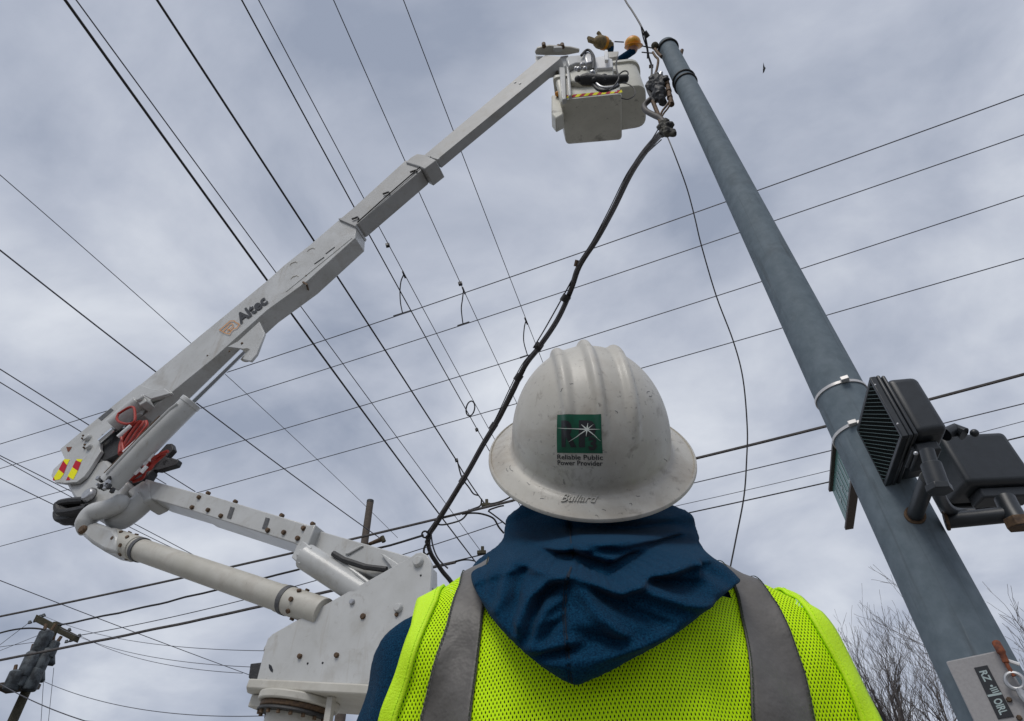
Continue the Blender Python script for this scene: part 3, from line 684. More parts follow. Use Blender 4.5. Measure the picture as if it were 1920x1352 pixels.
lines = {
 'aL': [(866, 1074), (715, 1352), (748, 1262), (775, 1190), (800, 1140), (835, 1098)],
 'bL': [(878, 1076), (745, 1352), (772, 1270), (800, 1190), (822, 1150), (850, 1105)],
 'sL0': [(790, 1352), (812, 1270), (840, 1185), (862, 1120), (885, 1075)],
 'sL1': [(885, 1352), (895, 1270), (905, 1190), (914, 1130)],
 'sR0': [(1405, 1352), (1400, 1270), (1392, 1190), (1381, 1130), (1370, 1100)],
 'sR1': [(1518, 1352), (1502, 1270), (1478, 1195), (1455, 1145), (1432, 1117)],
 'bR': [(1602, 1352), (1572, 1270), (1540, 1210), (1515, 1170)],
 'aR': [(1636, 1352), (1600, 1275), (1565, 1205), (1540, 1170)],
}
EF = {}
for k, v in lines.items():
    ss, xs = edge_from(v, None, None); print(k, [(round(a, 3), round(b, 3)) for a, b in zip(ss, xs)])
    EF[k] = (ss, xs)
EF = {k: edge_fn(*v) for k, v in EF.items()}
# drape: distance of the cloth along each row's ray, smoothed like hanging fabric
NX, NS = 130, 150; XA, XB = X0 - .30, X0 + .30; S0, S1 = .98, ZS + math.pi * RR + .36
def row_ray(x_, s_):
    if s_ <= ZS: return Vector((x_, 0.1, s_)), Vector((0, 1, 0))
    if s_ <= ZS + math.pi * RR:
        a = (s_ - ZS) / RR; r = Vector((0, -math.cos(a), math.sin(a))); return Vector((x_, YC, ZS)) + r * (YC - .1), -r
    return Vector((x_, 2 * YC - .1, ZS - (s_ - ZS - math.pi * RR))), Vector((0, -1, 0))
DG = np.full((NS, NX), np.nan)
for i in range(NS):
    for j in range(NX):
        o, d = row_ray(lerp(XA, XB, j / (NX - 1)), lerp(S0, S1, i / (NS - 1)))
        h, _, _, dd = bvh.ray_cast(o, d, 1.2)
        if h is not None and dd < YC + .02: DG[i, j] = dd
for i in range(NS):
    ok = ~np.isnan(DG[i])
    if ok.any(): DG[i] = np.interp(np.arange(NX), np.arange(NX)[ok], DG[i][ok])
for _ in range(14):
    Pd = np.pad(DG, 1, mode='edge'); A = (Pd[:-2, 1:-1] + Pd[2:, 1:-1] + Pd[1:-1, :-2] + Pd[1:-1, 2:]) / 4
    DG = np.minimum(DG, A * .7 + DG * .3)
DG0 = DG
def cloth(x_, s_, off):
    fi = (s_ - S0) / (S1 - S0) * (NS - 1); fj = (x_ - XA) / (XB - XA) * (NX - 1)
    fi = min(max(fi, 0), NS - 1.001); fj = min(max(fj, 0), NX - 1.001); i, j = int(fi), int(fj); a, b = fi - i, fj - j
    d = (DG0[i, j] * (1 - b) + DG0[i, j + 1] * b) * (1 - a) + (DG0[i + 1, j] * (1 - b) + DG0[i + 1, j + 1] * b) * a
    o, dr = row_ray(x_, s_)
    wv = noise.noise(Vector((x_ * 7, s_ * 2.2, 4))) * .014 + noise.noise(Vector((x_ * 17 + s_ * 12, s_ * 7, 9))) * .0075 + noise.noise(Vector((x_ * 40 - s_ * 22, s_ * 16, 5))) * .0022
    return o + dr * (d - off - wv)
vest = MB()
def sheet(fl, fr, s0, s1, off, name, mt, parent, nc=14, solid=0, uvm=False):
    ns_ = max(int((s1 - s0) / .008), 2); rows = []; uvs = []
    for i in range(ns_ + 1):
        s_ = lerp(s0, s1, i / ns_); a, b = fl(s_), fr(s_)
        rows.append([cloth(lerp(a, b, j / nc), s_, off) for j in range(nc + 1)])
        uvs.append([(lerp(a, b, j / nc) * 1.0, s_) for j in range(nc + 1)])
    me = MB().grid(rows).mesh(name)
    uvl = me.uv_layers.new(name='UVMap'); flat = [q for r_ in uvs for q in r_]
    for lp in me.loops: uvl.data[lp.index].uv = flat[lp.vertex_index]
    o = finish(name, me, M[mt], parent, angle=80)
    if solid:
        m_s = o.modifiers.new('thick', 'SOLIDIFY'); m_s.thickness = solid; m_s.offset = 0
    return o
HEM, FH = 1.02, ZS + math.pi * RR + .33
vb = sheet(EF['sL1'], EF['sR0'], HEM, ZS + .028, .010, 'safety_vest', 'mesh', worker, 44)
sheet(EF['bL'], EF['sL0'], HEM, FH, .010, 'vest_panel', 'mesh', worker, 12)
sheet(EF['sR1'], EF['bR'], HEM, FH, .010, 'vest_panel', 'mesh', worker, 12)
sheet(EF['sL1'], lambda s_: X0 - .128, ZS + .028, FH, .010, 'vest_panel', 'mesh', worker, 12)
sheet(lambda s_: X0 + .128, EF['sR0'], ZS + .028, FH, .010, 'vest_panel', 'mesh', worker, 12)
e1 = .0015
sheet(EF['sL0'], EF['sL1'], HEM, FH, .0125, 'reflective_stripe', 'reflect', worker, 10, .0015)
sheet(EF['sR0'], EF['sR1'], HEM, FH, .0125, 'reflective_stripe', 'reflect', worker, 10, .0015)
sheet(EF['aL'], lambda s_: EF['bL'](s_) + .001, HEM, FH, .0130, 'armhole_binding', 'trim', worker, 5, .003)
sheet(lambda s_: EF['bR'](s_) - .001, EF['aR'], HEM, FH, .0130, 'armhole_binding', 'trim', worker, 5, .003)
for k_, dx_ in (('sL0', .0015), ('sL1', -.0015), ('sR0', .0015), ('sR1', -.0015), ('bL', -.004), ('bR', .004)):   # stitching rows, short raised dashes
    q = MB(); s_ = HEM
    while s_ < ZS + .2:
        q.tube([cloth(EF[k_](t_) + dx_, t_, .0148) for t_ in (s_, s_ + .0035)], .0006, 4); s_ += .005
    q.build('stitching', M['thread'] if k_[0] == 's' else M['trim'], worker, smooth=False)

# --- hood hanging down the back
from mathutils.geometry import delaunay_2d_cdt
outline = [(1110, 912), (1010, 922), (972, 950), (952, 966), (945, 985), (941, 1013), (912, 1036), (893, 1054), (890, 1076), (900, 1106), (918, 1140), (940, 1170), (965, 1201), (1015, 1248), (1052, 1274), (1078, 1285), (1098, 1280), (1151, 1254),
           (1232, 1205), (1275, 1173), (1313, 1138), (1355, 1100), (1369, 1088), (1368, 1076), (1338, 1052), (1306, 1027), (1309, 1000), (1300, 972), (1285, 955), (1258, 944), (1200, 915)]
def smooth_closed(pts, n=4):
    q = []; k = len(pts)
    for i in range(k):
        p0, p1, p2, p3 = [Vector(pts[(i + j) % k]) for j in (-1, 0, 1, 2)]
        for a in range(n):
            t = a / n; q.append(.5 * ((2 * p1) + (p2 - p0) * t + (2 * p0 - 5 * p1 + 4 * p2 - p3) * t * t + (3 * p1 - p0 - 3 * p2 + p3) * t ** 3))
    return q
oc = smooth_closed(outline)
def seg_d(p, a, b):
    ab_ = b - a; t = max(0, min(1, (p - a).dot(ab_) / max(ab_.length_squared, 1e-9))); return (p - (a + ab_ * t)).length, t
def pd_(p, line):
    best = (1e9, 0); n = len(line) - 1
    for i in range(n):
        d, t = seg_d(p, line[i], line[i + 1])
        if d < best[0]: best = (d, (i + t) / n)
    return best
def inside(p):
    c = False; n = len(oc); j = n - 1
    for i in range(n):
        if (oc[i].y > p.y) != (oc[j].y > p.y) and p.x < (oc[j].x - oc[i].x) * (p.y - oc[i].y) / (oc[j].y - oc[i].y) + oc[i].x: c = not c
        j = i
    return c
V2 = lambda l: [Vector(q) for q in l]
rim = V2([(938, 1012), (962, 1018), (985, 1032), (1010, 1046), (1040, 1056), (1062, 1060), (1075, 1058), (1100, 1070), (1140, 1086), (1152, 1087), (1185, 1066), (1225, 1048), (1262, 1028), (1290, 1016), (1312, 1010)])
rimx = [q.x for q in rim]; rimy = [q.y for q in rim]
FO = [  # polyline, amplitude (m, + towards the camera), width px
 ([(985, 1038), (968, 1075), (962, 1110), (950, 1130)], .010, 9), ([(1005, 1050), (985, 1085), (975, 1125)], -.011, 9), ([(1060, 1066), (1030, 1080), (1005, 1110), (990, 1150), (985, 1180)], .012, 10),
 ([(1050, 1088), (1020, 1110), (1008, 1150), (1003, 1180)], -.011, 9), ([(1055, 1112), (1030, 1130), (1015, 1160), (1008, 1190)], .008, 8), ([(1060, 1150), (1040, 1165), (1025, 1195)], -.007, 8),
 ([(1068, 958), (1071, 1000), (1074, 1058)], -.006, 3), ([(1069, 1062), (1062, 1110), (1061, 1160), (1068, 1220), (1073, 1284)], -.005, 2.6),
 ([(1085, 1085), (1110, 1130), (1150, 1170), (1180, 1190)], .010, 12), ([(1095, 1080), (1130, 1110), (1180, 1140), (1230, 1160)], -.010, 12), ([(1165, 1080), (1200, 1100), (1250, 1118), (1300, 1125)], .012, 11),
 ([(1185, 1074), (1230, 1085), (1280, 1090)], -.014, 11), ([(1215, 1058), (1260, 1048), (1295, 1040), (1345, 1062)], .014, 11), ([(1255, 1035), (1268, 1055), (1275, 1070)], .007, 6), ([(1268, 1030), (1285, 1060), (1330, 1085)], -.010, 8),
 ([(1090, 1180), (1140, 1190), (1190, 1185)], -.008, 16), ([(1000, 1205), (1040, 1195), (1080, 1185)], .007, 10), ([(1010, 1222), (1050, 1212), (1100, 1205)], -.007, 9), ([(905, 1060), (930, 1040), (948, 1020)], .006, 10), ([(940, 1030), (925, 1060), (925, 1100)], -.008, 9),
 ([(958, 990), (1000, 1005), (1050, 1010), (1100, 1005)], -.008, 9), ([(950, 1005), (985, 1012), (1020, 1024), (1060, 1035)], .007, 8), ([(1072, 990), (1120, 1000), (1180, 994), (1250, 984), (1298, 990)], -.016, 8), ([(1075, 1010), (1130, 1015), (1200, 1004), (1260, 996), (1300, 1008)], .012, 8),
 ([(1110, 1032), (1160, 1036), (1230, 1020), (1275, 1006)], -.015, 9), ([(1080, 965), (1150, 972), (1220, 966), (1290, 965)], .010, 10), ([(985, 1110), (972, 1150), (990, 1185)], -.006, 9), ([(1120, 1220), (1180, 1200), (1240, 1170)], .006, 12),
]
FO = [(V2(a), b, c) for a, b, c in FO]
tipb = hit(1080, 1275)
def hood_centre(px, py):
    y_ = .68
    for _ in range(8):
        p = aty(px, py, y_); zz = p.z
        y_ = float(np.interp(zz, [1.30, 1.345, 1.40, 1.46, 1.49, 1.52, 1.60], [tipb.y - .012, tipb.y - .006, .650, .684, .722, .765, .83])) + 3.0 * (p.x - X0 - .01) ** 2 * float(np.interp(zz, [1.33, 1.45], [.3, 1]))
    return aty(px, py, y_)
gp = []
yy = 905
while yy < 1290:
    xx = 886 + (3 if int(yy / 6) % 2 else 0)
    while xx < 1375:
        p = Vector((xx, yy))
        if inside(p) and pd_(p, oc + [oc[0]])[0] > 4: gp.append(p)
        xx += 6
    yy += 6
nb = len(oc)
res = delaunay_2d_cdt(oc + gp, [(i, (i + 1) % nb) for i in range(nb)], [], 1, 1e-4)
v2, f2 = res[0], res[2]
front, back = [], []
cen = [hood_centre(p.x, p.y) for p in v2]
need = np.zeros(len(v2)); P2 = np.array([(p.x, p.y) for p in v2])
for i, (p, c) in enumerate(zip(v2, cen)):
    h, _, _, dd = bvh.ray_cast(C, (c - C).normalized())
    if h is not None: need[i] = max(0, (c - C).length - (dd - float(np.interp(p.y, [975, 1035], [.012, .034]))))
ns_ = np.zeros(len(v2))
for i in np.nonzero(need)[0]:
    d2 = ((P2 - P2[i]) ** 2).sum(1); ns_ = np.maximum(ns_, need[i] * np.exp(-d2 / 30 ** 2))
print('hood need', need.max())
cen = [c + (C - c).normalized() * float(k) for c, k in zip(cen, ns_)]
for p, c in zip(v2, cen):
    e_ = pd_(p, oc + [oc[0]])[0]
    gx = 6.0 * (c.x - X0) ; n_ = (Vector((gx * .3, -.80, -.46))).normalized()
    up = max(0, 1 - (1 - min(e_ / 38, 1)) ** 2) ** .5
    wob = up ** .5
    ry = float(np.interp(p.x, rimx, rimy)); s_ = p.y - ry
    kx = math.exp(-((p.x - 1122) / 155) ** 4)                      # how open the hood's mouth is here
    Hb = float(np.interp(p.y, [910, 1000, 1060, 1150, 1280], [.020, .032, .048, .042, .018]))
    Ha = float(np.interp(p.y, [910, 985, 1008, 1030, 1075], [.0, .004, .022, .018, -.012]))
    t = min(max((s_ + 3) / 9, 0), 1); t = t * t * (3 - 2 * t)
    H = lerp(lerp(Hb, Ha, kx), Hb, t); hh = H * up
    if s_ > 0: hh += .022 * kx * math.exp(-((s_ - 7) / 13) ** 2) * wob
    else: hh -= .056 * kx * math.exp(-((s_ + 11) / 16) ** 2) * wob
    for ln, am, wd in FO:
        d_, t_ = pd_(p, ln)
        if d_ < wd * 3: hh += am * 1.45 * math.exp(-(d_ / wd) ** 2) * math.sin(math.pi * min(max(t_ * .8 + .1, 0), 1)) ** .5 * up
    hh += noise.noise(Vector((p.x * .012, p.y * .02, 2))) * .006 * up
    front.append(c + n_ * max(hh, -.045)); back.append(c + Vector((0, .9, .2)) * .022 * up)
isb = [pd_(p, oc + [oc[0]])[0] < .5 for p in v2]
nv = len(v2); bi = {}; vv = list(front)
for i in range(nv):
    if isb[i]: bi[i] = i
    else: bi[i] = len(vv); vv.append(back[i])
ff = [tuple(f) for f in f2 if len(set(f)) == 3]
# keep only faces inside
ff = [f for f in ff if inside((v2[f[0]] + v2[f[1]] + v2[f[2]]) / 3)]
ffb = [tuple(bi[i] for i in f[::-1]) for f in ff]
me = MB().add(vv, ff + ffb).mesh('hood'); bm = bmesh.new(); bm.from_mesh(me); bmesh.ops.recalc_face_normals(bm, faces=bm.faces[:])
bmesh.ops.delete(bm, geom=[v for v in bm.verts if not v.link_faces], context='VERTS'); bm.to_mesh(me); bm.free()
hood = finish('hood', me, M['navy'], worker, angle=180)
hm = hood.modifiers.new('sub', 'SUBSURF'); hm.levels = 1; hm.render_levels = 1

hdv = BVHTree.FromPolygons([q.co.copy() for q in me.vertices], [tuple(p.vertices) for p in me.polygons])
M['seam'] = mat('navy_seam', (.002, .010, .024), .95)
def on_hood(pxs, name, r, mt, lift):
    pts = []
    q = smooth_closed(pxs + pxs[::-1][1:-1], 5)[:(len(pxs) - 1) * 5 + 1]
    for p in q:
        h, n_, _, _ = hdv.ray_cast(C, ray(p.x, p.y).normalized())
        if h is not None: pts.append(h + (C - h).normalized() * lift)
    if len(pts) > 2: MB().tube(pts, r, 5).build(name, M[mt], hood)
on_hood([(1071, 1064), (1064, 1090), (1061, 1130), (1061, 1170), (1066, 1220), (1073, 1280)], 'seam', .0011, 'seam', .0002)
on_hood([(1068, 985), (1070, 1010), (1074, 1045)], 'seam', .0009, 'seam', .0002)
on_hood([(1066, 1072), (1059, 1092), (1056, 1130), (1056, 1170), (1061, 1220), (1067, 1276)], 'stitching', .0004, 'seam', .0004)

# --- full brim hard hat
WX, LB, HD, BW, BL = .1145, .1385, .139, .1504, .1718
def hat_pt(th, k, kind):
    ct, st = math.cos(th), math.sin(th)
    if kind == 'dome':
        ph = k * math.pi / 2; r = math.sin(ph) ** .98; h = math.cos(ph) ** .97
        lx, lb_, la_ = WX * r * ct, LB * r * st, HD * h + .006
        # three crown ridges running front to back
        fade = min(1, max(0, (la_ / HD - .34) / .42)); fade = fade * fade * (3 - 2 * fade)
        br = 0
        for xi, am in ((-.041, .0082), (-0.001, .0092), (.042, .0082)): br += am * math.exp(-(abs((lx - xi) / (.0052 + .0022 * la_ / HD)) ** 3))
        nrm = Vector((lx / WX ** 2, lb_ / LB ** 2, la_ / HD ** 2)).normalized()
        p = Vector((lx, lb_, la_)) + nrm * br * fade * min(1, (1.05 - k) / .2)
    else:
        # brim: k 0..1 from the dome foot to the rim
        r0 = Vector((WX * ct, LB * st)); r1 = Vector((BW * ct, BL * st)); q = r0.lerp(r1, k)
        z_ = .006 - .022 * k ** 1.0 + .008 * (1 - k) ** 6 * 0 - .004 * math.exp(-((k - .12) / .1) ** 2) + (.0022 if .90 < k else 0)
        p = Vector((q.x, q.y, z_))
    return HC + hr * p.x + hb_ * p.y + ha * p.z
NTH = 320; rings = []
for i in range(1, 90): rings.append([hat_pt(2 * math.pi * j / NTH, (i / 90), 'dome') for j in range(NTH)])
def fil(th, a, b):   # fillet points between dome foot and brim
    p = hat_pt(th, .985, 'dome'); q = hat_pt(th, .10, 'brim'); m__ = hat_pt(th, 0, 'brim'); t = a
    return (1 - t) ** 2 * p + 2 * t * (1 - t) * m__ + t * t * q
for t in (0, .2, .4, .6, .8, 1): rings.append([fil(2 * math.pi * j / NTH, t, 0) for j in range(NTH)])
for k in (.2, .35, .5, .65, .8, .885, .90, .915, .95, .98, 1.0): rings.append([hat_pt(2 * math.pi * j / NTH, k, 'brim') for j in range(NTH)])
edge = rings[-1]
rings.append([p - ha * .0045 + (p - HC).normalized() * .0005 for p in edge])
for k in (.95, .6, .2, -.02): rings.append([hat_pt(2 * math.pi * j / NTH, k, 'brim') - ha * .004 for j in range(NTH)])
for i in range(80, 0, -12): rings.append([HC + (hat_pt(2 * math.pi * j / NTH, i / 90, 'dome') - HC) * .965 for j in range(NTH)])
v = [HC + ha * (HD + .0135)] + [p for r in rings for p in r] + [HC + ha * HD * .965]
f = [(0, 1 + j, 1 + (j + 1) % NTH) for j in range(NTH)]
for i in range(len(rings) - 1):
    for j in range(NTH): a = 1 + i * NTH; f.append((a + j, a + NTH + j, a + NTH + (j + 1) % NTH, a + (j + 1) % NTH))
l = len(v) - 1; a = 1 + (len(rings) - 1) * NTH; f += [(a + (j + 1) % NTH, a + j, l) for j in range(NTH)]
hme = MB().add(v, f).mesh('hard_hat'); bm = bmesh.new(); bm.from_mesh(hme); bmesh.ops.recalc_face_normals(bm, faces=bm.faces[:]); bm.to_mesh(hme); bm.free()
hat = finish('hard_hat', hme, M['hat'], worker, angle=60)
hbv = BVHTree.FromPolygons([q.co.copy() for q in hme.vertices], [tuple(p.vertices) for p in hme.polygons])
def hh_(px, py):
    h, n_, _, _ = hbv.ray_cast(C, ray(px, py).normalized()); return h, n_
def decal(bm, O, X, Y, name, mt, off=.0006, thick=0):
    """lay flat geometry (x,y in 0..1 of X,Y) on the shell"""
    nrm = X.cross(Y).normalized(); 
    if nrm.dot(C - O) < 0: nrm = -nrm
    for v_ in bm.verts:
        p = O + X * v_.co.x + Y * v_.co.y + nrm * .06
        h, n_, _, _ = hbv.ray_cast(p, -nrm)
        v_.co = (h + n_ * (off if n_.dot(nrm) > 0 else -off)) if h is not None else p
    me = bpy.data.meshes.new(name); bm.to_mesh(me); bm.free(); o = finish(name, me, M[mt], hat, angle=60)
    if thick:
        s_ = o.modifiers.new('t', 'SOLIDIFY'); s_.thickness = thick; s_.offset = 0
    return o
D0 = hh_(1045, 849)[0]; D1 = hh_(1130, 850)[0]; D2 = hh_(1045, 778)[0]
DX = D1 - D0; DY = D2 - D0; DY -= DX * DY.dot(DX) / DX.length_squared * .9
bm = bmesh.new(); bmesh.ops.create_grid(bm, x_segments=24, y_segments=24, size=.5)
for v_ in bm.verts: v_.co += Vector((.5, .5, 0))
decal(bm, D0, DX, DY, 'sticker', 'green', .0006)
def dtext(s, x0, y0, wd, cap, off, name, mt, lift, sp=1, aspect=None):
    bm = text_geo(s, off, sp); xs = [q.co.x for q in bm.verts]; a, b = min(xs), max(xs)
    for v_ in bm.verts: v_.co = Vector((x0 + (v_.co.x - a) / (b - a) * wd, y0 + v_.co.y / .7 * cap, 0))
    split_long(bm, .05); return decal(bm, D0, DX, DY, name, mt, lift)
dtext('R', .115, .19, .34, .63, .045, 'lettering', 'ink', .0010); dtext('P', .505, .19, .37, .63, .045, 'lettering', 'ink', .0010); dtext('3', .715, .10, .165, .30, .04, 'lettering', 'ink', .0014)
dtext('Reliable Public', .0, -.165, 1.0, .125, .012, 'lettering', 'ink', .0008); dtext('Power Provider', .0, -.315, .99, .125, .012, 'lettering', 'ink', .0008)
dtext('TM', 1.03, .02, .05, .03, .0, 'lettering', 'ink', .0008)
bm = bmesh.new(); cx_, cy_ = .685, .605
for (ex, ey, wd) in ((.02, .645, .02), (.99, .615, .016), (.30, .29, .02), (.98, .32, .02), (.70, .77, .026), (.665, .43, .022), (.565, .73, .03), (.81, .73, .02)):
    d = Vector((ex - cx_, ey - cy_, 0)); n_ = Vector((-d.y, d.x, 0)).normalized() * wd; c = Vector((cx_, cy_, 0)); e_ = c + d
    K = 14; prev = None
    for k in range(K + 1):
        t = k / K; wv = 1 - t * .85; pa, pb = bm.verts.new(c + d * t + n_ * wv * .75), bm.verts.new(c + d * t - n_ * wv * .75)
        if prev: bm.faces.new((prev[0], pa, pb, prev[1]))
        prev = (pa, pb)
decal(bm, D0, DX, DY, 'starburst', 'printwhite', .0018)
# name moulded in the brim
B0 = hh_(1052, 941)[0]; B1 = hh_(1115, 943)[0]; B2 = hh_(1054, 927)[0]
bm = text_geo('Bullard', .0, 1.0); xs = [q.co.x for q in bm.verts]; a_, b_ = min(xs), max(xs)
for v_ in bm.verts: v_.co = Vector(((v_.co.x - a_) / (b_ - a_) + .12 * v_.co.y, v_.co.y / .7, 0))
split_long(bm, .06)
X_, Y_ = B1 - B0, B2 - B0; nrm = X_.cross(Y_).normalized(); nrm = nrm if nrm.dot(C - B0) > 0 else -nrm
decal(bm, B0, X_, Y_, 'moulded_lettering', 'emboss', .0010, .0012)
# scratches and scuffs in the shell
random.seed(3); 
for (sx, sy) in ((1057, 898), (955, 880), (962, 884), (988, 905), (1213, 738), (1217, 744), (1136, 958), (1180, 945), (1116, 967), (1075, 720), (1055, 728), (1153, 770), (950, 878), (1245, 860), (1200, 930), (1020, 935)):
    q = MB(); x_, y_ = sx, sy; a_ = random.random() * 6.28; pts = []
    for k in range(6):
        h, n_ = hh_(x_, y_)
        if h is None: break
        pts.append(h + n_ * .00005); x_ += math.cos(a_) * 1.6; y_ += math.sin(a_) * 1.6; a_ += random.uniform(-.9, .9)
    if len(pts) > 2: q.tube(pts, .00035, 4).build('scratch', M['band'], hat)

# --- second worker, up in the bucket
hp = atz(1187, 86, 11.35)
w2 = root('person', (hp.x, hp.y + .15, zB + .04), 'line worker in orange hard hat leaning out of the raised bucket by the pole top', 'person')
hp2 = hp + Vector((0, .02, 0))
tcx = (kz(1168, 205, zB)); sh = Vector((tcx.x, hp2.y + .12, hp2.z - .30))
pr = [('s', hp2, (.085, .10, .12)), ('c', hp2 + Vector((0, .02, -.08)), sh + Vector((0, .02, 0)), .06, .06), ('s', sh + Vector((-.02, .10, -.2)), (.15, .12, .26)), ('s', sh + Vector((0, .1, -.5)), (.16, .12, .2)),
      ('c', sh + Vector((.07, .1, -.6)), Vector((tcx.x + .08, tcx.y, zB + .1)), .085, .055), ('c', sh + Vector((-.07, .1, -.6)), Vector((tcx.x - .08, tcx.y, zB + .1)), .085, .055),
      ('s', hp2 + Vector((0, -.09, -.01)), (.015, .02, .02))]
gl = atz(1147, 86, 11.25)
pr += [('c', sh + Vector((-.14, .03, -.03)), lerp(sh, gl, .55) + Vector((-.05, 0, -.10)), .07, .055), ('c', lerp(sh, gl, .55) + Vector((-.05, 0, -.10)), gl, .055, .045),
       ('c', sh + Vector((.12, .05, -.03)), sh + Vector((.13, .10, -.30)), .06, .055), ('c', sh + Vector((.13, .10, -.30)), sh + Vector((.02, .0, -.38)), .05, .04)]
fuse('body', pr, .022, [M['navy'], M['skin']], lambda c: 1 if (c - hp2).length < .13 else 0, w2, 6)
Mt = Matrix.Rotation(R_(48), 3, 'X')
q = MB(); q.sph(hp2 + Vector((0, -.035, .045)), (.125, .14, .115), 24, 14, Mt); q.sph(hp2 + Vector((.01, -.01, .0)), (.145, .16, .018), 24, 8, Mt)
q.build('hard_hat', M['orange'], w2)
# leather glove with orange cuff
g0, g1 = gl, atz(1126, 79, 11.2)
q = MB(); q.tube(crv([g0, lerp(g0, g1, .4), g1]), [.055] * 4 + [.075] * 5 + [.085] * 4, 12); q.sph(g1, (.12, .10, .11), 14, 10)
for k in range(4):
    t = g1 + Vector((-.06, 0, .05 - .035 * k)); q.tube(crv([t, t + Vector((-.08, -.03, .01)), t + Vector((-.13, -.06, -.03))]), [.03] * 12 + [.022], 8)
q.tube(crv([g1 + Vector((.02, -.02, .05)), g1 + Vector((-.0, -.06, .13)), g1 + Vector((-.03, -.08, .17))]), [.03] * 12 + [.022], 8)
q.build('work_glove', M['leather'], w2)
MB().tube([lerp(g1, g0, .2), lerp(g1, g0, .45)], [.105, .10], 14).build('glove_cuff', M['orange'], w2)

# ================================================================ STEEL POLE AND ITS FITTINGS
PX_, PY_ = 1.985, 3.005; PTOP = hor(1245, 93, 3.6).z
def prad(z): return .172 - .0078 * z
pole = root('steel_pole', (PX_, PY_, 0), 'tall tapered blue-grey steel signal pole leaning up past the work buckets', 'pole')
q = MB(); n = 24; q.tube([(PX_, PY_, PTOP * k / n) for k in range(n + 1)], [prad(PTOP * k / n) for k in range(n + 1)], 48); q.build('shaft', M['steel'], pole)
MB().tube([(PX_, PY_, PTOP - .03), (PX_, PY_, PTOP + .03), (PX_, PY_, PTOP + .045)], [prad(PTOP) + .005, prad(PTOP) + .005, .06], 40).build('cap', M['steel'], pole)
MB().tube([(PX_, PY_, 0), (PX_, PY_, .04)], .3, 8).build('base_plate', M['steel'], pole)
def ring_at(z, r, t, mt, name='strap', parent=pole, h=None):
    c = Vector((PX_, PY_, z)); R0 = prad(z) + r; n = 48
    if h is None: return MB().tube([c + Vector((R0 * math.cos(2 * math.pi * k / n), R0 * math.sin(2 * math.pi * k / n), 0)) for k in range(n)], t, 8, closed=True).build(name, M[mt], parent)
    q = MB(); vv = []
    prof = ((R0 - t, -h), (R0 + t, -h), (R0 + t, h), (R0 - t, h))
    rows = [[c + Vector((a * math.cos(2 * math.pi * k / n), a * math.sin(2 * math.pi * k / n), b)) for k in range(n + 1)] for a, b in prof + (prof[0],)]
    return q.grid(rows[::-1]).build(name, M[mt], parent)
DN = 3.6 - .145
zs1 = hor(1583, 713, DN).z; zs2 = hor(1608, 792, DN).z
for z_ in (zs1, zs2):
    ring_at(z_, .004, .003, 'strap', h=.009)
    c = hor(1585 if z_ == zs1 else 1600, 713 if z_ == zs1 else 797, DN - .01); MB().box(Vector((c.x, c.y, z_)), (.02, -.01, 0), (.008, .016, 0), (0, 0, .013)).build('strap_buckle', M['strap'], pole, bevel=.003)
for py_ in (137, 146): ring_at(hor(1275, py_, 3.5).z, .006, .011, 'dark', 'pole_band', h=None)
zt_ = hor(1245, 100, 3.5).z; ring_at(PTOP - .05, .01, .012, 'dark', 'pole_band')
def pk(px, py, dD=-.1): return hor(px, py, 3.6 + dD)
# hardware at the pole top
MB().sph(pk(1228, 86), (.045, .045, .05), 14, 10).build('insulator', M['wood2'], pole)
MB().tube([pk(1228, 92), pk(1234, 100), pk(1240, 106)], .018, 8).build('insulator_pin', M['rust'], pole)
MB().tube(crv([pk(1255, 98, 0), pk(1258, 86, 0), pk(1265, 82, 0), pk(1266, 90, 0), pk(1258, 102, 0)]), .008, 6).build('wire_loop', M['cable'], pole)
br = MB(); br.prism([pk(x, y, .1) for x, y in ((1262, 106), (1275, 100), (1281, 104), (1280, 112), (1276, 124), (1270, 120), (1264, 114))], Vector((0, .1, 0))); br.build('top_bracket', M['galv'], pole, bevel=.008)
MB().tube([pk(1276, 105, .1), pk(1279, 94, .1)], .02, 8).build('bolt', M['rust'], pole); MB().tube([pk(1273, 118, .05), pk(1277, 124, .05)], .02, 8).build('bolt', M['rust'], pole)
MB().tube(crv([pk(1224, 98), pk(1229, 106), pk(1234, 112), pk(1232, 128), pk(1228, 140)]), .014, 8).build('conduit', M['rust'], pole)
def lumpy(name, prims, mt, par, vox=.014, amp=.012, fr=22):
    return fuse(name, prims, vox, [M[mt]], lambda c: 0, par, 3, lambda p: noise.noise(p * fr) * amp + (noise.noise(p * fr * 2.3)) * amp * .6)[0]
cl = root('cable_clamp', tuple(pk(1234, 165)), 'black cable clamp cluster strapped against the side of the steel pole near its top', 'cable clamp')
lumpy('clamp_body', [('s', pk(x, y), (r, r, r * s_)) for (x, y, r, s_) in ((1233, 150, .070, 1.5), (1232, 162, .085, 1.5), (1236, 176, .085, 1.4), (1239, 187, .055, 1.2), (1224, 148, .05, 1.4), (1219, 165, .035, 2.2), (1245, 150, .055, 1.2))], 'dark', cl, amp=.03, fr=14)
MB().tube(crv([pk(1240, 136), pk(1237, 145), pk(1240, 158)]), .02, 8).build('clamp_arm', M['galv'], cl)
MB().tube(crv([pk(1222, 150), pk(1214, 158), pk(1216, 170), pk(1222, 182), pk(1228, 192)]), .02, 8).build('clamp_arm', M['dark'], cl)
q = MB()
for (x, y) in ((1249, 148), (1252, 160), (1254, 172), (1257, 184)): q.tube([pk(x, y, -.08), pk(x + 2, y + 12, -.08)], [.022, .032], 10)
q.build('insulator_string', M['rust'], cl)
MB().tube(crv([pk(1256, 188), pk(1250, 198), pk(1242, 208), pk(1236, 222)]), .012, 8).build('tie_rod', M['rust'], cl)
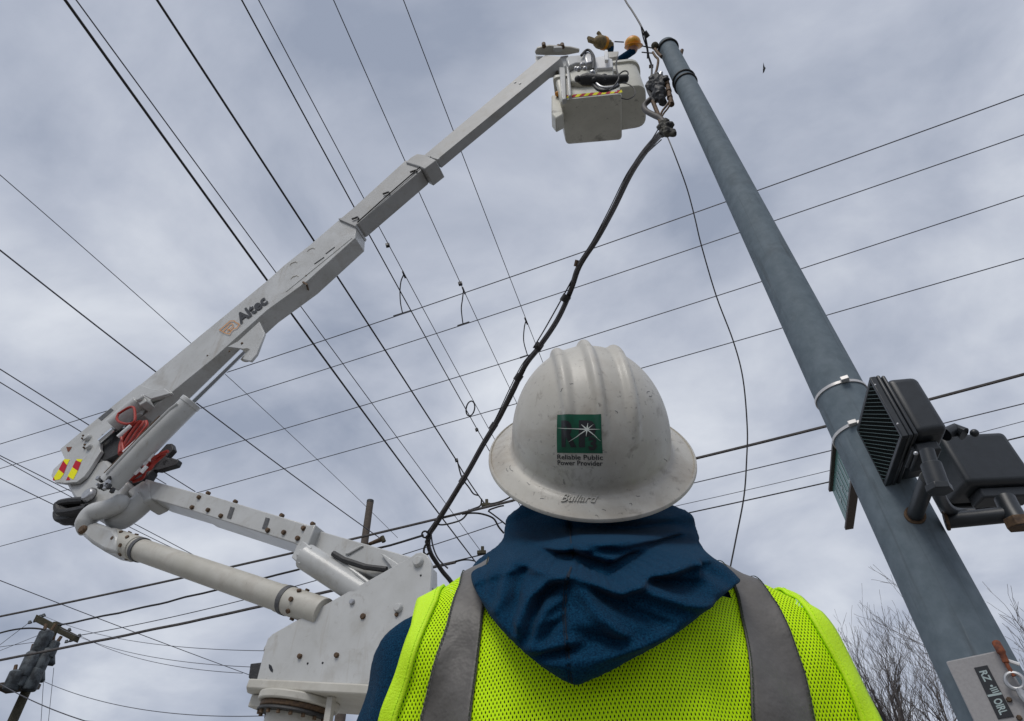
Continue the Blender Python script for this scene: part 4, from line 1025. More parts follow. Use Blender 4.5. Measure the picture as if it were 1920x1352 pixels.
MB().tube(crv([pk(1258, 190), pk(1253, 202), pk(1245, 212), pk(1238, 224)]), .010, 8).build('tie_rod', M['rust'], cl)
MB().tube(crv([pk(1220, 186), pk(1208, 198), pk(1212, 208), pk(1226, 216), pk(1238, 222), pk(1246, 232)]), .03, 10).build('cable_tail', M['cable2'], cl)
MB().tube(crv([pk(1224, 190), pk(1230, 205), pk(1236, 220), pk(1240, 235)]), .022, 10).build('cable_tail', M['rust'], cl)
lumpy('splice_head', [('s', pk(x, y), (r, r, r)) for (x, y, r) in ((1246, 232, .045), (1251, 240, .055), (1253, 249, .052), (1246, 246, .055), (1241, 240, .04), (1259, 236, .026), (1250, 227, .026), (1258, 250, .03))], 'olive', cl, amp=.03, fr=18)

# pedestrian signals
def sig_box(name, c0, cw, cdp, H, lab, vis_side):
    r_ = root(name, tuple(c0), lab, 'signal'); W_, D_ = cw - c0, cdp - c0
    W_.z = D_.z = 0
    return r_, W_, D_
c0 = atz(1697, 818, 2.8); cw = atz(1663, 915, 2.8); cdp = atz(1788, 805, 2.8)
Dc = math.hypot(c0.x, c0.y); H1 = hor(1640, 704, Dc).z - 2.8
s1, W1, D1 = sig_box('pedestrian_signal', c0, cw, cdp, H1, 'black pedestrian signal with louvred face, mounted in front of the steel pole', 0)
W1n, D1n = W1.normalized(), D1.normalized()
def bx(o, w0, w1, d0, d1, h0, h1, Wn, Dn): 
    c = o + Wn * (w0 + w1) / 2 + Dn * (d0 + d1) / 2 + ZU * (h0 + h1) / 2; return c, Wn * (w1 - w0) / 2, Dn * (d1 - d0) / 2, ZU * (h1 - h0) / 2
WL, DL = W1.length, D1.length
def seg_box(o, WL, DL, H, Wn, Dn, par, face):
    # shell: tapered body with rounded back
    pts = [o + Wn * a + Dn * b + ZU * c for a, b, c in ((.012, .06, .012), (WL - .012, .06, .012), (WL - .012, .06, H - .012), (.012, .06, H - .012))]
    pb = [o + Wn * a + Dn * b + ZU * c for a, b, c in ((.02, DL, .018), (WL - .02, DL, .018), (WL - .02, DL, H - .018), (.02, DL, H - .018))]
    v = pts + pb; f = [(0, 1, 2, 3), (7, 6, 5, 4), (0, 4, 5, 1), (1, 5, 6, 2), (2, 6, 7, 3), (3, 7, 4, 0)]
    me = MB().add(v, f).mesh('housing'); bm = bmesh.new(); bm.from_mesh(me); bmesh.ops.recalc_face_normals(bm, faces=bm.faces[:]); bm.to_mesh(me); bm.free()
    h = finish('housing', me, M['housing'], par, bevel=.035, seg=5)
    for d0, d1, o_ in ((.042, .062, .0), (.018, .038, .004)):
        MB().box(*bx(o, -o_, WL + o_, d0, d1, -o_, H + o_, Wn, Dn)).build('door_flange', M['housing'], par, bevel=.016, seg=3)
    q = MB(); t = .022
    for a in ((0, t, 0, H), (WL - t, WL, 0, H)): q.box(*bx(o, a[0], a[1], -.012, .018, a[2], a[3], Wn, Dn))
    for a in ((t, WL - t, 0, t), (t, WL - t, H - t, H)): q.box(*bx(o, a[0], a[1], -.012, .018, a[2], a[3], Wn, Dn))
    q.build('visor_frame', M['housing'], par, bevel=.004)
    MB().box(*bx(o, t, WL - t, .006, .016, t, H - t, Wn, Dn)).build('lens', M['visor'], par)
    # slats of the anti-glare grille run along both diagonals of the face
    wi, hi = WL - 2 * t, H - 2 * t
    for sg, nn, mt_, th_ in ((1, 26, 'visorlit', .0010), (-1, 26, 'visor', .0006)):
        for k in range(1, nn):
            c = lerp(-1, 1, k / nn)                    # v = u * sg + c, both in 0..1
            us = [0, 1] if sg > 0 else [0, 1]
            off_ = c if sg > 0 else c + 1
            lo, hi_ = (max(0, -off_), min(1, 1 - off_)) if sg > 0 else (max(0, off_ - 1), min(1, off_))
            if hi_ - lo < .05: continue
            f_ = lambda u: o + Wn * (t + wi * u) + ZU * (t + hi * ((u + off_) if sg > 0 else (off_ - u))) - Dn * .003
            pa, pb2 = f_(lo), f_(hi_); dd2 = (pb2 - pa); nn2 = dd2.normalized().cross(Dn)
            MB().box((pa + pb2) / 2, dd2 / 2, Dn * .008, nn2 * th_).build('louvre', M[mt_], par)
seg_box(c0, WL, DL, H1, W1n, D1n, s1, 0)
MB().box(*bx(c0, .08, .26, .05, .16, -.05, .01, W1n, D1n)).build('terminal_cover', M['housing'], s1, bevel=.012)
MB().cyl(c0 + W1n * .09 + D1n * .05 - ZU * .02, c0 + W1n * .24 + D1n * .05 - ZU * .02, .016, seg=12).build('hinge', M['housing'], s1)
q0, q1 = hor(1715, 968, 3.47), hor(1741, 895, 3.10)
MB().cyl(q0, q1, .036, seg=20).build('mounting_pipe', M['housing'], s1, bevel=.003)
MB().cyl(q0 + (q0 - q1).normalized() * .02, q0 + (q1 - q0).normalized() * .022, .047, seg=24).build('pipe_flange', M['rust'], s1, bevel=.004)
MB().cyl(hor(1745, 870, 3.02), hor(1762, 917, 3.02), .042, seg=20).build('pipe_fitting', M['housing'], s1, bevel=.005)
MB().cyl(hor(1759, 910, 3.02), hor(1763, 922, 3.02), .052, seg=6).build('hex_nut', M['housing'], s1, bevel=.003)
MB().cyl(hor(1738, 845, 3.02), hor(1748, 880, 3.02), .03, seg=16).build('pipe_nipple', M['housing'], s1)
MB().sph(hor(1717, 850, 2.86), .009, 8, 6).build('screw', M['galv'], s1)
for (x, y) in ((1641, 722), (1683, 795)): MB().sph(hor(x, y, Dc - .03), .006, 8, 6).build('screw', M['galv'], s1)

c2 = atz(1812, 912, 3.0); c2w = atz(1958, 905, 3.0)
Wn = (c2w - c2); Wn.z = 0; WL2 = Wn.length; Wn.normalize(); Dn = Vector((Wn.y, -Wn.x, 0)); 
if Dn.dot(Vector((c2.x, c2.y, 0))) < 0: Dn = -Dn
H2 = hor(1778, 808, math.hypot(c2.x, c2.y)).z - 3.0 + .03
s2_ = root('pedestrian_signal', tuple(c2), 'black pedestrian signal seen from behind at the right edge of the photo', 'signal')
# its face looks away from the camera: build it with depth running towards us
oo = c2 + Dn * .31
seg_box(oo + Wn * WL2, WL2, .31, H2, -Wn, -Dn, s2_, 0)
MB().box(*bx(c2, .1, .4, .05, .18, -.05, .02, Wn, Dn)).build('terminal_cover', M['housing'], s2_, bevel=.012)
a_, b_ = hor(1771, 977, 3.55), hor(1888, 965, 3.60)
MB().cyl(a_, b_, .038, seg=20).build('mounting_pipe', M['housing'], s2_)
MB().cyl(a_, lerp(a_, b_, .06), .047, seg=24).build('pipe_flange', M['rust'], s2_, bevel=.004)
MB().tube(crv([hor(1884, 935, 3.62), hor(1896, 958, 3.6), hor(1910, 980, 3.58), hor(1914, 988, 3.58)]), .044, 16).build('pipe_fitting', M['housing'], s2_)
MB().cyl(hor(1905, 972, 3.58), hor(1914, 990, 3.58), .055, seg=6).build('hex_nut', M['rust'], s2_, bevel=.003)
MB().tube(crv([hor(1758, 918, 3.05), hor(1766, 938, 3.25), hor(1780, 955, 3.5), hor(1800, 962, 3.6), hor(1830, 962, 3.62)]), .026, 12).build('flexible_conduit', M['housing'], s2_)
MB().tube([hor(1772, 815, 3.32), hor(1790, 806, 3.36), hor(1808, 814, 3.36)], .033, 12).build('top_fitting', M['housing'], s2_)
MB().sph(hor(1827, 812, 3.4), .02, 10, 7).build('top_plug', M['housing'], s2_)

# street-name sign behind the pole
zt1 = 3.78
e0 = atz(1561, 919, zt1); e1_ = atz(1569, 825, zt1); sdv = (e1_ - e0); sdv.z = 0; sdv.normalize()
HS = zt1 - hor(1589, 991, math.hypot(e0.x, e0.y)).z
LS = (Vector((PX_, PY_, zt1)) - e0).dot(sdv)
sign = root('street_sign', tuple(e0), 'green street-name sign seen edge-on from below, fixed behind the steel pole', 'street sign')
snn = sdv.cross(ZU).normalized(); snn = snn if snn.dot(C - e0) > 0 else -snn
face = MB().box(e0 + sdv * LS / 2 - ZU * HS / 2, sdv * LS / 2, snn * .004, ZU * HS / 2).build('sign_panel', M['teal'], sign, bevel=.001)
for z_ in (0, -HS): MB().box(e0 + sdv * LS / 2 + ZU * z_, sdv * LS / 2, snn * .03, ZU * .012).build('sign_frame', M['signframe'], sign, bevel=.002)
q = MB()
random.seed(12)
for k in range(13):
    s_ = .12 + k * .095; hh2 = HS * .62
    c = e0 + sdv * s_ - ZU * HS * .5 + snn * .006
    q.box(c, sdv * .012, snn * .001, ZU * hh2 / 2)
    if k % 3 != 1: q.box(c + sdv * .03 + ZU * hh2 * random.choice((.48, 0, -.48)), sdv * .026, snn * .0012, ZU * .012)
q.build('lettering', M['signwhite'], sign, smooth=False)

# push-button plate low on the pole
pc0 = hor(1773, 1240, 3.40); pc1 = hor(1872, 1219, 3.40)
wv_ = pc1 - pc0; wv_.z = 0; wl = wv_.length; wv_.normalize(); pn = wv_.cross(ZU).normalized(); pn = pn if pn.dot(C - pc0) > 0 else -pn
o_ = Vector((pc0.x, pc0.y, pc0.z))
pb_ = root('push_button_plate', tuple(o_), 'pale grey metal plate with black label bolted low on the steel pole', 'plate')
rise = pc1.z - pc0.z
pts = [o_, o_ + wv_ * wl + ZU * rise, o_ + wv_ * (wl + .05) + ZU * (rise - .62), o_ - ZU * .62]
backp = MB().prism(pts, -pn * .05).build('plate', M['plate'], pb_, bevel=.006)
def pp(px, py, off=.0): return pl(px, py, o_ + pn * off, pn)
MB().prism([pp(x, y, .004) for x, y in ((1826, 1252), (1851, 1247), (1901, 1343), (1871, 1348))], -pn * .003).build('label_plate', M['ink'], pb_, bevel=.0008)
MB().add([pp(x, y, .0048) for x, y in ((1851, 1303), (1877, 1298), (1879, 1302), (1853, 1307))], [(0, 1, 2, 3)]).build('label_line', M['signwhite'], pb_, smooth=False)
def ptext(s, p0, p1, p2, off=.02):
    O = pp(*p0, .0050); X = pp(*p1, .0050) - O; Y = pp(*p2, .0050) - O; return fit_text(s, O, X, Y, 'lettering', M['signwhite'], pb_, offset=off)
ptext('RZ', (1836, 1259), (1847, 1279), (1849, 1256), .03); ptext('•III', (1852, 1286), (1862, 1300), (1864, 1282), .02); ptext('OIRL', (1862, 1312), (1876, 1341), (1876, 1308), .03)
for (x, y) in ((1892, 1312), (1911, 1346)): c = pp(x, y); MB().cyl(c, c + pn * .012, .011, .009, 6).build('bolt', M['rust'], pb_, bevel=.001)
MB().tube(crv([pp(1868, 1206, .01), pp(1875, 1218, .03), pp(1884, 1236, .03), pp(1889, 1248, .03), pp(1902, 1268, .03)]), [.016] * 9 + [.012] * 7 + [.008] * 9, 10).build('rusty_rod', M['rustred'], pb_)
c = pp(1903, 1277, .03); ringp = [c + (wv_ * math.cos(a) * 1.0 + ZU * math.sin(a)) * .030 for a in [2 * math.pi * k / 24 for k in range(24)]]
MB().tube(ringp, .0085, 8, closed=True).build('eye_ring', M['galv'], pb_); MB().tube([pp(1910, 1291, .03), pp(1918, 1306, .03), pp(1928, 1318, .03)], .014, 8).build('eye_shank', M['galv'], pb_)
MB().tube([pp(1890, 1239, .012), pp(1912, 1246, .012)], .007, 6).build('wire_tie', M['white'], pb_)

# ================================================================ OVERHEAD WIRES
def wire(pix, wpx, z, label, group='overhead wires', z2=None, mt='alu', ext=(1, 1), deg=2, name='overhead_wire', cat='wire', wob=0):
    A, B = atz(*pix[0], z), atz(*pix[-1], z2 if z2 else z)
    pn_ = (B - A).cross(ZU).normalized(); pts = [A] + [pl(x, y, A, pn_) for x, y in pix[1:-1]] + [B]
    dv_ = (B - A); dv_.z = 0; Lh = dv_.length; dv_.normalize()
    s_ = np.array([(p - A).dot(dv_) for p in pts]); zz = np.array([p.z for p in pts])
    k = min(deg, len(pts) - 1); co = np.polyfit(s_, zz, k)
    n = 40; out = []
    for i in range(n + 1):
        t = Lh * i / n; out.append(Vector((A.x, A.y, 0)) + dv_ * t + ZU * float(np.polyval(co, t)))
    if wob:
        for i, p in enumerate(out): p.z += noise.noise(Vector((i * .35, z, 1))) * wob
    if ext[0]: d = (out[0] - out[1]).normalized(); d.z *= .5; out = [out[0] + d * 14 * ext[0]] + out
    if ext[1]: d = (out[-1] - out[-2]).normalized(); d.z *= .5; out = out + [out[-1] + d * 14 * ext[1]]
    md = np.mean([ -((ROT.transposed() @ (p - C)).z) for p in (A, (A + B) / 2, B)])
    r = wpx * md / F / 2 * .78
    o = MB().tube(out, r, 6).build(name, M[mt], None); put(o, label, cat, group); return o, r
GA = 'bare wires crossing from lower left to upper right'; GB = 'wires running down from the top edge'; GL = 'thin lines in the lower left sky'; GC = 'heavy cables crossing low behind the boom'
A1 = [(0, 833), (197, 771), (430, 697), (640, 627), (957, 520), (1280, 407), (1413, 360), (1920, 177)]
A2 = [(0, 880), (100, 848), (367, 768), (640, 683), (897, 600), (1140, 520), (1443, 417), (1920, 252)]
A3 = [(0, 952), (119, 920), (377, 848), (640, 773), (1140, 620), (1427, 528), (1823, 400), (1920, 366)]
A4 = [(0, 1024), (141, 987), (386, 920), (640, 850), (815, 798), (967, 757), (1280, 668), (1468, 616), (1548, 592), (1920, 484)]
wire(A1, 2.4, 10.6, 'uppermost of the four thin wires that cross behind the boom and meet the pole', GA)
wire(A2, 2.2, 10.6, 'second from the top of the four thin wires crossing behind the boom and pole', GA)
wire(A3, 2.2, 10.6, 'third from the top of the four thin wires crossing behind the boom and pole', GA)
wire(A4, 2.2, 10.6, 'lowest of the four thin wires, passing just behind the top of the white hat', GA)
wire([(120, 0), (267, 197), (445, 450), (500, 525), (543, 585), (588, 643), (738, 850), (760, 880), (836, 979), (890, 1052)], 4.2, 9.6, 'thick black wire, leftmost at the top edge, running down behind the boom', GB, mt='cable', deg=3, ext=(1, .6))
wire([(143, 0), (333, 260), (472, 450), (517, 512), (563, 570), (610, 637), (767, 850), (787, 880), (900, 1031)], 2.0, 9.9, 'thin wire just right of the leftmost thick black wire', GB, ext=(1, .6))
wire([(295, 0), (587, 450), (628, 513), (693, 610), (848, 850), (858, 868)], 4.2, 9.6, 'second thick black wire from the left at the top edge, ending above the cable junction', GB, mt='cable', ext=(1, 0))
wire([(858, 868), (880, 905), (893, 922), (909, 945)], 3.0, 9.6, 'short clamped wire joining the second thick black wire to the cable junction', GB, mt='cable', ext=(0, 0), z2=8.6)
wire([(453, 0), (640, 345), (662, 385), (692, 438), (800, 635), (878, 778), (917, 843)], 2.8, 10.4, 'wire right of the second thick one, carrying the small round loop', GB, mt='cable', ext=(1, 3))
wire([(485, 0), (640, 293), (680, 368), (710, 423), (758, 515), (820, 627), (927, 823)], 2.0, 10.7, 'thin wire with a curved jumper, third pair at the top edge', GB, ext=(1, 3))
wire([(625, 0), (758, 300), (785, 357), (828, 450), (863, 533), (933, 683), (967, 750)], 2.0, 10.7, 'thin wire that passes behind the boom collar and carries the middle jumper', GB, ext=(1, 3))
wire([(757, 0), (848, 242), (928, 450), (957, 520), (1017, 678)], 2.0, 10.7, 'rightmost thin wire from the top edge, crossing the narrow outer boom', GB, ext=(1, 3))
M1 = [(0, 1156), (345, 1082), (546, 1039), (661, 1009), (817, 975), (962, 938)]
M1b = [(962, 938), (1327, 855), (1553, 797), (1747, 748), (1920, 702)]
wire(M1, 5.6, 8.0, 'uppermost heavy cable at the lower left, running to the cable junction', GC, mt='cable2', ext=(1, 0))
wire(M1b, 7.0, 8.0, 'heavy cable leaving the right side of the hat toward the right edge', GC, mt='cable2', ext=(0, 1))
wire([(108, 1175), (200, 1150), (412, 1104), (575, 1067), (720, 1025), (760, 1012), (794, 1003)], 5.0, 8.6, 'second heavy cable, running from the far crossarm to the hook ring', GC, mt='cable', ext=(0, 0), wob=.035)
wire([(0, 1187), (60, 1178), (85, 1181)], 4.0, 8.6, 'dark cable from the left edge to the far crossarm', GC, mt='cable', ext=(1, 0))
wire([(148, 1190), (315, 1158), (482, 1128), (743, 1033), (814, 1016), (942, 988)], 2.2, 8.9, 'thin wire between the heavy cables, running from the far crossarm to the hood', GC, ext=(0, 0))
wire([(0, 1238), (250, 1187), (497, 1136), (640, 1104), (821, 1061), (854, 1054)], 6.6, 7.6, 'lowest and thickest cable at the lower left, passing behind the turret', GC, mt='cable2', ext=(1, 0), wob=.01)
wire([(854, 1054), (870, 1050), (890, 1052)], 3.4, 7.6, 'short black cable end beside the left shoulder of the worker', GC, mt='cable', ext=(0, 0))
wire([(854, 1052), (908, 1039)], 3, 7.6, 'short rod ending in a small clamp left of the hood', GC, mt='cable', ext=(0, 0))
wire([(1290, 962), (1500, 916), (1558, 903), (1912, 820)], 3.2, 7.6, 'lower dark wire leaving the right side of the hood', GC, mt='cable', ext=(.12, 1))
wire([(1290, 908), (1500, 859), (1562, 844), (1774, 792), (1920, 757)], 2.6, 8.2, 'wire just below the heavy cable at the right of the hat', GC, ext=(.12, 1))
wire([(1280, 946), (1500, 896), (1558, 881), (1850, 809), (1920, 789)], 1.6, 8.2, 'faint thin wire between the two darker ones right of the hood', GC, ext=(.12, 1))
wire([(0, 472), (150, 583), (290, 695), (370, 758), (462, 827), (560, 899), (640, 958), (720, 1014)], 2.8, 9.5, 'long grey wire sloping down from the left edge to the small wood pole top', GL, ext=(1, 0))
wire([(0, 323), (140, 450), (353, 645), (423, 707), (583, 848), (690, 943), (745, 1015)], 1.4, 10.5, 'faint highest wire from the left edge, crossing behind the boom logo', GL, ext=(1, 0))
wire([(0, 692), (147, 784), (165, 797), (300, 880), (366, 922)], 2.4, 9.5, 'upper wire of the pair that reaches the boom bracket from the left', GL, ext=(1, 0))
wire([(0, 717), (152, 809), (285, 893), (312, 907)], 2.2, 9.3, 'lower wire of the pair that reaches the boom bracket from the left', GL, ext=(1, 0))
wire([(0, 849), (118, 919), (249, 985), (419, 1063), (520, 1130)], 1.8, 9.3, 'upper of two close thin wires left of the elbow', GL, ext=(1, 0))
wire([(0, 859), (118, 924), (249, 991), (356, 1043)], 1.8, 9.1, 'lower of two close thin wires left of the elbow', GL, ext=(1, 0))
wire([(0, 897), (102, 947), (150, 970)], 2.2, 9, 'short wire behind the black hose bundle at the elbow', GL, ext=(1, 0))
wire([(0, 1088), (167, 1154), (320, 1210), (474, 1268)], 1.8, 9, 'thin wire crossing the heavy cables above the far crossarm', GL, ext=(1, 0))
for i, (pxs, lab) in enumerate((([(82, 1155), (170, 1185), (240, 1200), (400, 1219), (495, 1219)], 'uppermost faint service wire sagging right from the far crossarm'), ([(112, 1178), (190, 1208), (330, 1240), (470, 1250)], 'middle faint service wire sagging right from the far crossarm'),
                 ([(150, 1192), (215, 1220), (330, 1250), (455, 1262)], 'lowest faint service wire sagging right from the far crossarm'))):
    wire(pxs, 1.2, 9.3, lab, 'faint service wires', ext=(0, 0), z2=5.2 + .3 * i)
wire([(82, 1278), (150, 1302), (250, 1330), (400, 1340), (505, 1343)], 1.6, 6.6, 'thin wire from the transformer bank sagging toward the turret pedestal', 'faint service wires', z2=4.6, ext=(0, 0))
wire([(0, 1283), (20, 1293), (60, 1314), (160, 1352)], 2.4, 6.6, 'dark wire descending from the transformer bracket to the bottom edge', 'faint service wires', z2=5.5, ext=(1, 1))
for dx, lab in ((0, 'left'), (12, 'right')):
    a_ = hor(83 + dx * 1.5, 1255 if dx == 0 else 1252, 27); b_ = hor(74 + dx, 1400, 27); o = MB().tube([a_, b_], .008, 5).build('drop_wire', M['alu'], None); put(o, lab + ' of two faint vertical drop wires under the far transformers', 'wire', 'faint drop wires')
# far-left thin lines into the crossarm
for y0, y1, x1, lab in ((1214, 1167, 55, 'highest'), (1225, 1190, 75, 'second'), (1238 - 20, 1204, 66, 'third')):
    wire([(0, y0 - 5), (x1, y1)], 1.3, 9.3, lab + ' of the faint wires between the left edge and the far crossarm', 'faint wires left of the crossarm', ext=(1, 0))

# jumpers
def cable_px(pxs, D, r, name, label, cat='wire', group=None, mt='cable', seg=8, n=6, parent=None):
    k = len(pxs); Ds = D if isinstance(D, (list, tuple)) else [D] * k
    pts = crv([dist(x, y, d) for (x, y), d in zip(pxs, Ds)], n)
    m_ = len(pts); rs = r if not isinstance(r, (list, tuple)) else list(np.interp(np.linspace(0, 1, m_), np.linspace(0, 1, len(r)), r))
    o = MB().tube(pts, rs, seg).build(name, M[mt], parent)
    if label: put(o, label, cat, group)
    return o
def dz(px, py, z): return (atz(px, py, z) - C).length
for i, (px_, ax, lab) in enumerate((([(757, 515), (752, 527), (750, 545), (751, 568), (755, 588)], (738, 593, 770, 583), 'leftmost curved jumper wire hanging between two thin wires'),
                                ([(869, 545), (867, 562), (865, 580), (868, 607)], (858, 611, 880, 604), 'middle curved jumper wire hanging between two thin wires'),
                                ([(986, 602), (983, 615), (982, 640), (989, 666)], (975, 671, 990, 666), 'curved jumper wire beside the heavy cable, above the hat'))):
    j = root('jumper_wire', tuple(atz(*px_[-1], 10.6)), lab, 'wire', 'jumper wires')
    zz = [lerp(10.7, 10.6, k / (len(px_) - 1)) for k in range(len(px_))]
    MB().tube(crv([atz(x_, y_, z_) for (x_, y_), z_ in zip(px_, zz)]), .012, 6).build('jumper', M['cable'], j)
    MB().tube([atz(ax[0], ax[1], 10.6), atz(ax[2], ax[3], 10.6)], .02, 6).build('clamp', M['cable'], j)
    MB().tube([atz(px_[0][0] - 2, px_[0][1] - 6, 10.7), atz(px_[0][0] + 3, px_[0][1] + 6, 10.7)], .02, 6).build('clamp', M['cable'], j)
j = root('wire_loop', tuple(atz(882, 766, 10.4)), 'small round wire loop between the thin wires left of the hat', 'wire')
MB().tube([atz(882 + 8 * math.cos(a) + 2 * math.sin(a) * -1, 766 + 14 * math.sin(a), 10.4) for a in [2 * math.pi * k / 20 for k in range(20)]], .017, 6, closed=True).build('loop', M['cable'], j)
for (x, y, z_) in ((727, 460, 10.7), (863, 532, 10.7), (894, 806, 10.4), (856, 863, 9.6)):
    c = atz(x, y, z_); o = MB().box(c, (.035, 0, .01), (0, .03, 0), (-.01, 0, .035)).build('wire_clamp', M['cable'], None, bevel=.005)
    put(o, {727: 'tiny dark clamp on the thin wire below the second boom section', 863: 'tiny dark clamp at the top of the middle jumper wire', 894: 'tiny dark clamp on the wire just below the round loop', 856: 'tiny dark clamp where the second thick black wire ends'}[x], 'clamp', 'small wire clamps')

# heavy cable bundle from the pole down to the junction
DJ = dz(805, 1000, 8.0)
bund = [(1246, 246), (1232, 258), (1205, 290), (1180, 330), (1150, 392), (1118, 450), (1085, 500), (1070, 545), (1045, 600), (1010, 652), (985, 685), (960, 735), (935, 785), (905, 835), (880, 880), (850, 930), (815, 985), (806, 1000)]
k = len(bund); D0_ = (pk(1246, 246) - C).length; DD = [lerp(D0_, DJ, (i / (k - 1)) ** 1.15) for i in range(k)]
bnd = root('cable_bundle', tuple(dist(1246, 246, D0_)), 'thick black cable bundle hanging from the pole top down past the hat', 'cable')
cable_px(bund, DD, [.030, .037, .037, .041, .045, .050, .056, .058, .058], 'sheathed_cable', None, mt='cable2', parent=bnd)
def offs(l, f): return [(x + f(i)[0], y + f(i)[1]) for i, (x, y) in enumerate(l)]
cable_px(offs(bund, lambda i: (3 + 2 * math.sin(i * 1.3), 1)), [d * .995 for d in DD], [.006, .010], 'messenger_wire', None, mt='alu', parent=bnd)
cable_px(offs(bund[2:], lambda i: (-4 - 3 * math.sin(i * .9), -1)), [d * 1.0 for d in DD[2:]], [.006, .012], 'messenger_wire', None, mt='cable', parent=bnd)
cable_px([(1240, 262), (1215, 285), (1200, 300)], [D0_, D0_ + .4, D0_ + .7], .006, 'guy_strand', None, mt='cable', parent=bnd)
cable_px([(1238, 236), (1222, 262), (1195, 305), (1160, 368)], [DD[0], DD[1], DD[3], DD[4]], .006, 'guy_strand', None, mt='cable', parent=bnd)
cable_px([(1087, 497), (1060, 548), (1022, 616), (1000, 652)], [DD[6], DD[7], DD[8], DD[9]], .011, 'guy_strand', None, mt='cable', parent=bnd)
cable_px([(1084, 488), (1081, 500)], [DD[6]] * 2, .045, 'splice_clip', None, mt='rust', parent=bnd)
for (x, y, i) in ((1060, 560, 7), (1010, 650, 9), (972, 708, 10), (925, 800, 13), (868, 900, 15)):
    t = i; MB().tube([dist(x - 4, y + 6, DD[t]), dist(x + 4, y - 6, DD[t])], .070, 10).build('cable_tie', M['cable'], bnd)
cable_px([(805, 1000), (803, 1020), (808, 1038), (815, 1050), (830, 1072), (842, 1086), (850, 1098)], DJ, .05, 'sheathed_cable', None, mt='cable', parent=bnd)
cable_px([(808, 1000), (812, 1025), (822, 1048), (840, 1066)], DJ * .995, .018, 'messenger_wire', None, mt='alu', parent=bnd)
jn = root('cable_hook', tuple(dist(800, 1010, DJ)), 'dark ring and hook at the junction above the turret plate', 'hook')
for (x, y, r) in ((797, 1002, 6), (803, 1008, 4), (802, 1016, 4)):
    MB().tube([dist(x + r * math.cos(a), y + r * math.sin(a), DJ * .99) for a in [2 * math.pi * k_ / 14 for k_ in range(14)]], .02, 6, closed=True).build('ring', M['cable'], jn)
cable_px([(801, 1018), (796, 1026), (795, 1036), (800, 1040), (806, 1034), (804, 1024)], DJ * .99, .025, 'hook', None, mt='cable', parent=jn)
GJ = 'looped cables at the junction'
cable_px([(815, 982), (830, 984), (850, 980), (866, 974), (876, 963), (880, 955)], DJ, .02, 'looped_cable', 'sagging looped cable just right of the junction', group=GJ, mt='cable')
cable_px([(866, 964), (885, 962), (905, 964), (925, 972), (935, 988), (945, 1000)], DJ, .022, 'looped_cable', 'cable arching from the junction down behind the hood', group=GJ, mt='cable')
cable_px([(858, 866), (866, 895), (880, 915), (888, 926), (898, 929)], DJ * 1.05, .018, 'looped_cable', 'loose loop hanging under the second thick black wire', group=GJ, mt='cable')
cable_px([(903, 935), (902, 945), (898, 950), (885, 955), (860, 965)], DJ, .018, 'looped_cable', 'short curved cable hugging the heavy cable under the clamp', group=GJ, mt='cable')
cable_px([(908, 945), (925, 944), (945, 938), (960, 930)], DJ * .99, .02, 'looped_cable', 'wavy cable lying above the heavy cable beside the hat brim', group=GJ, mt='cable')
cable_px([(916, 958), (920, 955), (935, 950), (945, 948)], DJ * .99, .02, 'looped_cable', 'short wavy cable lying below the heavy cable beside the hat brim', group=GJ, mt='cable')
cable_px([(915, 958), (925, 965), (938, 975), (950, 985)], DJ * .99, .018, 'looped_cable', 'thin branching cable leading right to the collar of the hood', group=GJ, mt='cable')
for (x, y, s_) in ((911, 947, 'clamp on the heavy cable left of the hat brim'), (903, 1036, 'small cross-shaped clamp left of the hood')):
    c = dist(x, y, DJ * .985); q = MB(); q.box(c, (.10, 0, .0), (0, .04, 0), (0, 0, .04)); q.box(c + Vector((.02, 0, .05)), (.035, 0, 0), (0, .035, 0), (0, 0, .09)); o = q.build('cable_clamp', M['wood2'], None, bevel=.01); put(o, s_, 'clamp', 'cable clamps')
# loose line from the pole to the right of the hat
ll = [(1252, 258), (1265, 290), (1287, 350), (1302, 405), (1315, 460), (1343, 555), (1375, 640), (1393, 710), (1401, 800), (1400, 860), (1395, 930), (1380, 1010), (1366, 1080), (1352, 1150)]
DLs = [lerp((pk(1252, 258) - C).length, 5.2, (i / (len(ll) - 1)) ** .8) for i in range(len(ll))]
cable_px(ll, DLs, .0062, 'hanging_line', 'thin dark line hanging from the pole top down behind the right of the hood', 'line', mt='cable')
# lines above the bucket
t0 = pk(1210, 70); t0D = (t0 - C).length
upl = root('tap_line', tuple(t0), 'thin line coming down from the top edge beside the bucket to the pole clamps', 'line')
cable_px([(1150, -45), (1172, 0), (1185, 20), (1200, 45), (1208, 64), (1212, 80), (1216, 105), (1222, 125), (1221, 150)], [t0D + 3, t0D + 1.5, t0D + 1, t0D + .5, t0D, t0D, t0D, t0D - .1, t0D - .4], .012, 'strand', None, parent=upl)
cable_px([(1202, 50), (1206, 70), (1213, 92), (1214, 110)], t0D, .008, 'strand', None, parent=upl, mt='alu')
cable_px([(1203, 50), (1208, 60), (1212, 68)], t0D, .008, 'strand', None, parent=upl)
cable_px([(1208, 60), (1211, 64), (1215, 70)], t0D, .03, 'grip', None, parent=upl, mt='dark')
cable_px([(1221, 121), (1221, 128)], t0D, .028, 'connector', None, parent=upl, mt='rust')
cable_px([(1152, 78), (1170, 79)], t0D, .008, 'strand', None, parent=upl, mt='alu'); cable_px([(1203, 86), (1222, 90)], t0D, .008, 'strand', None, parent=upl, mt='alu'); cable_px([(1203, 98), (1225, 100)], t0D, .008, 'strand', None, parent=upl, mt='alu')

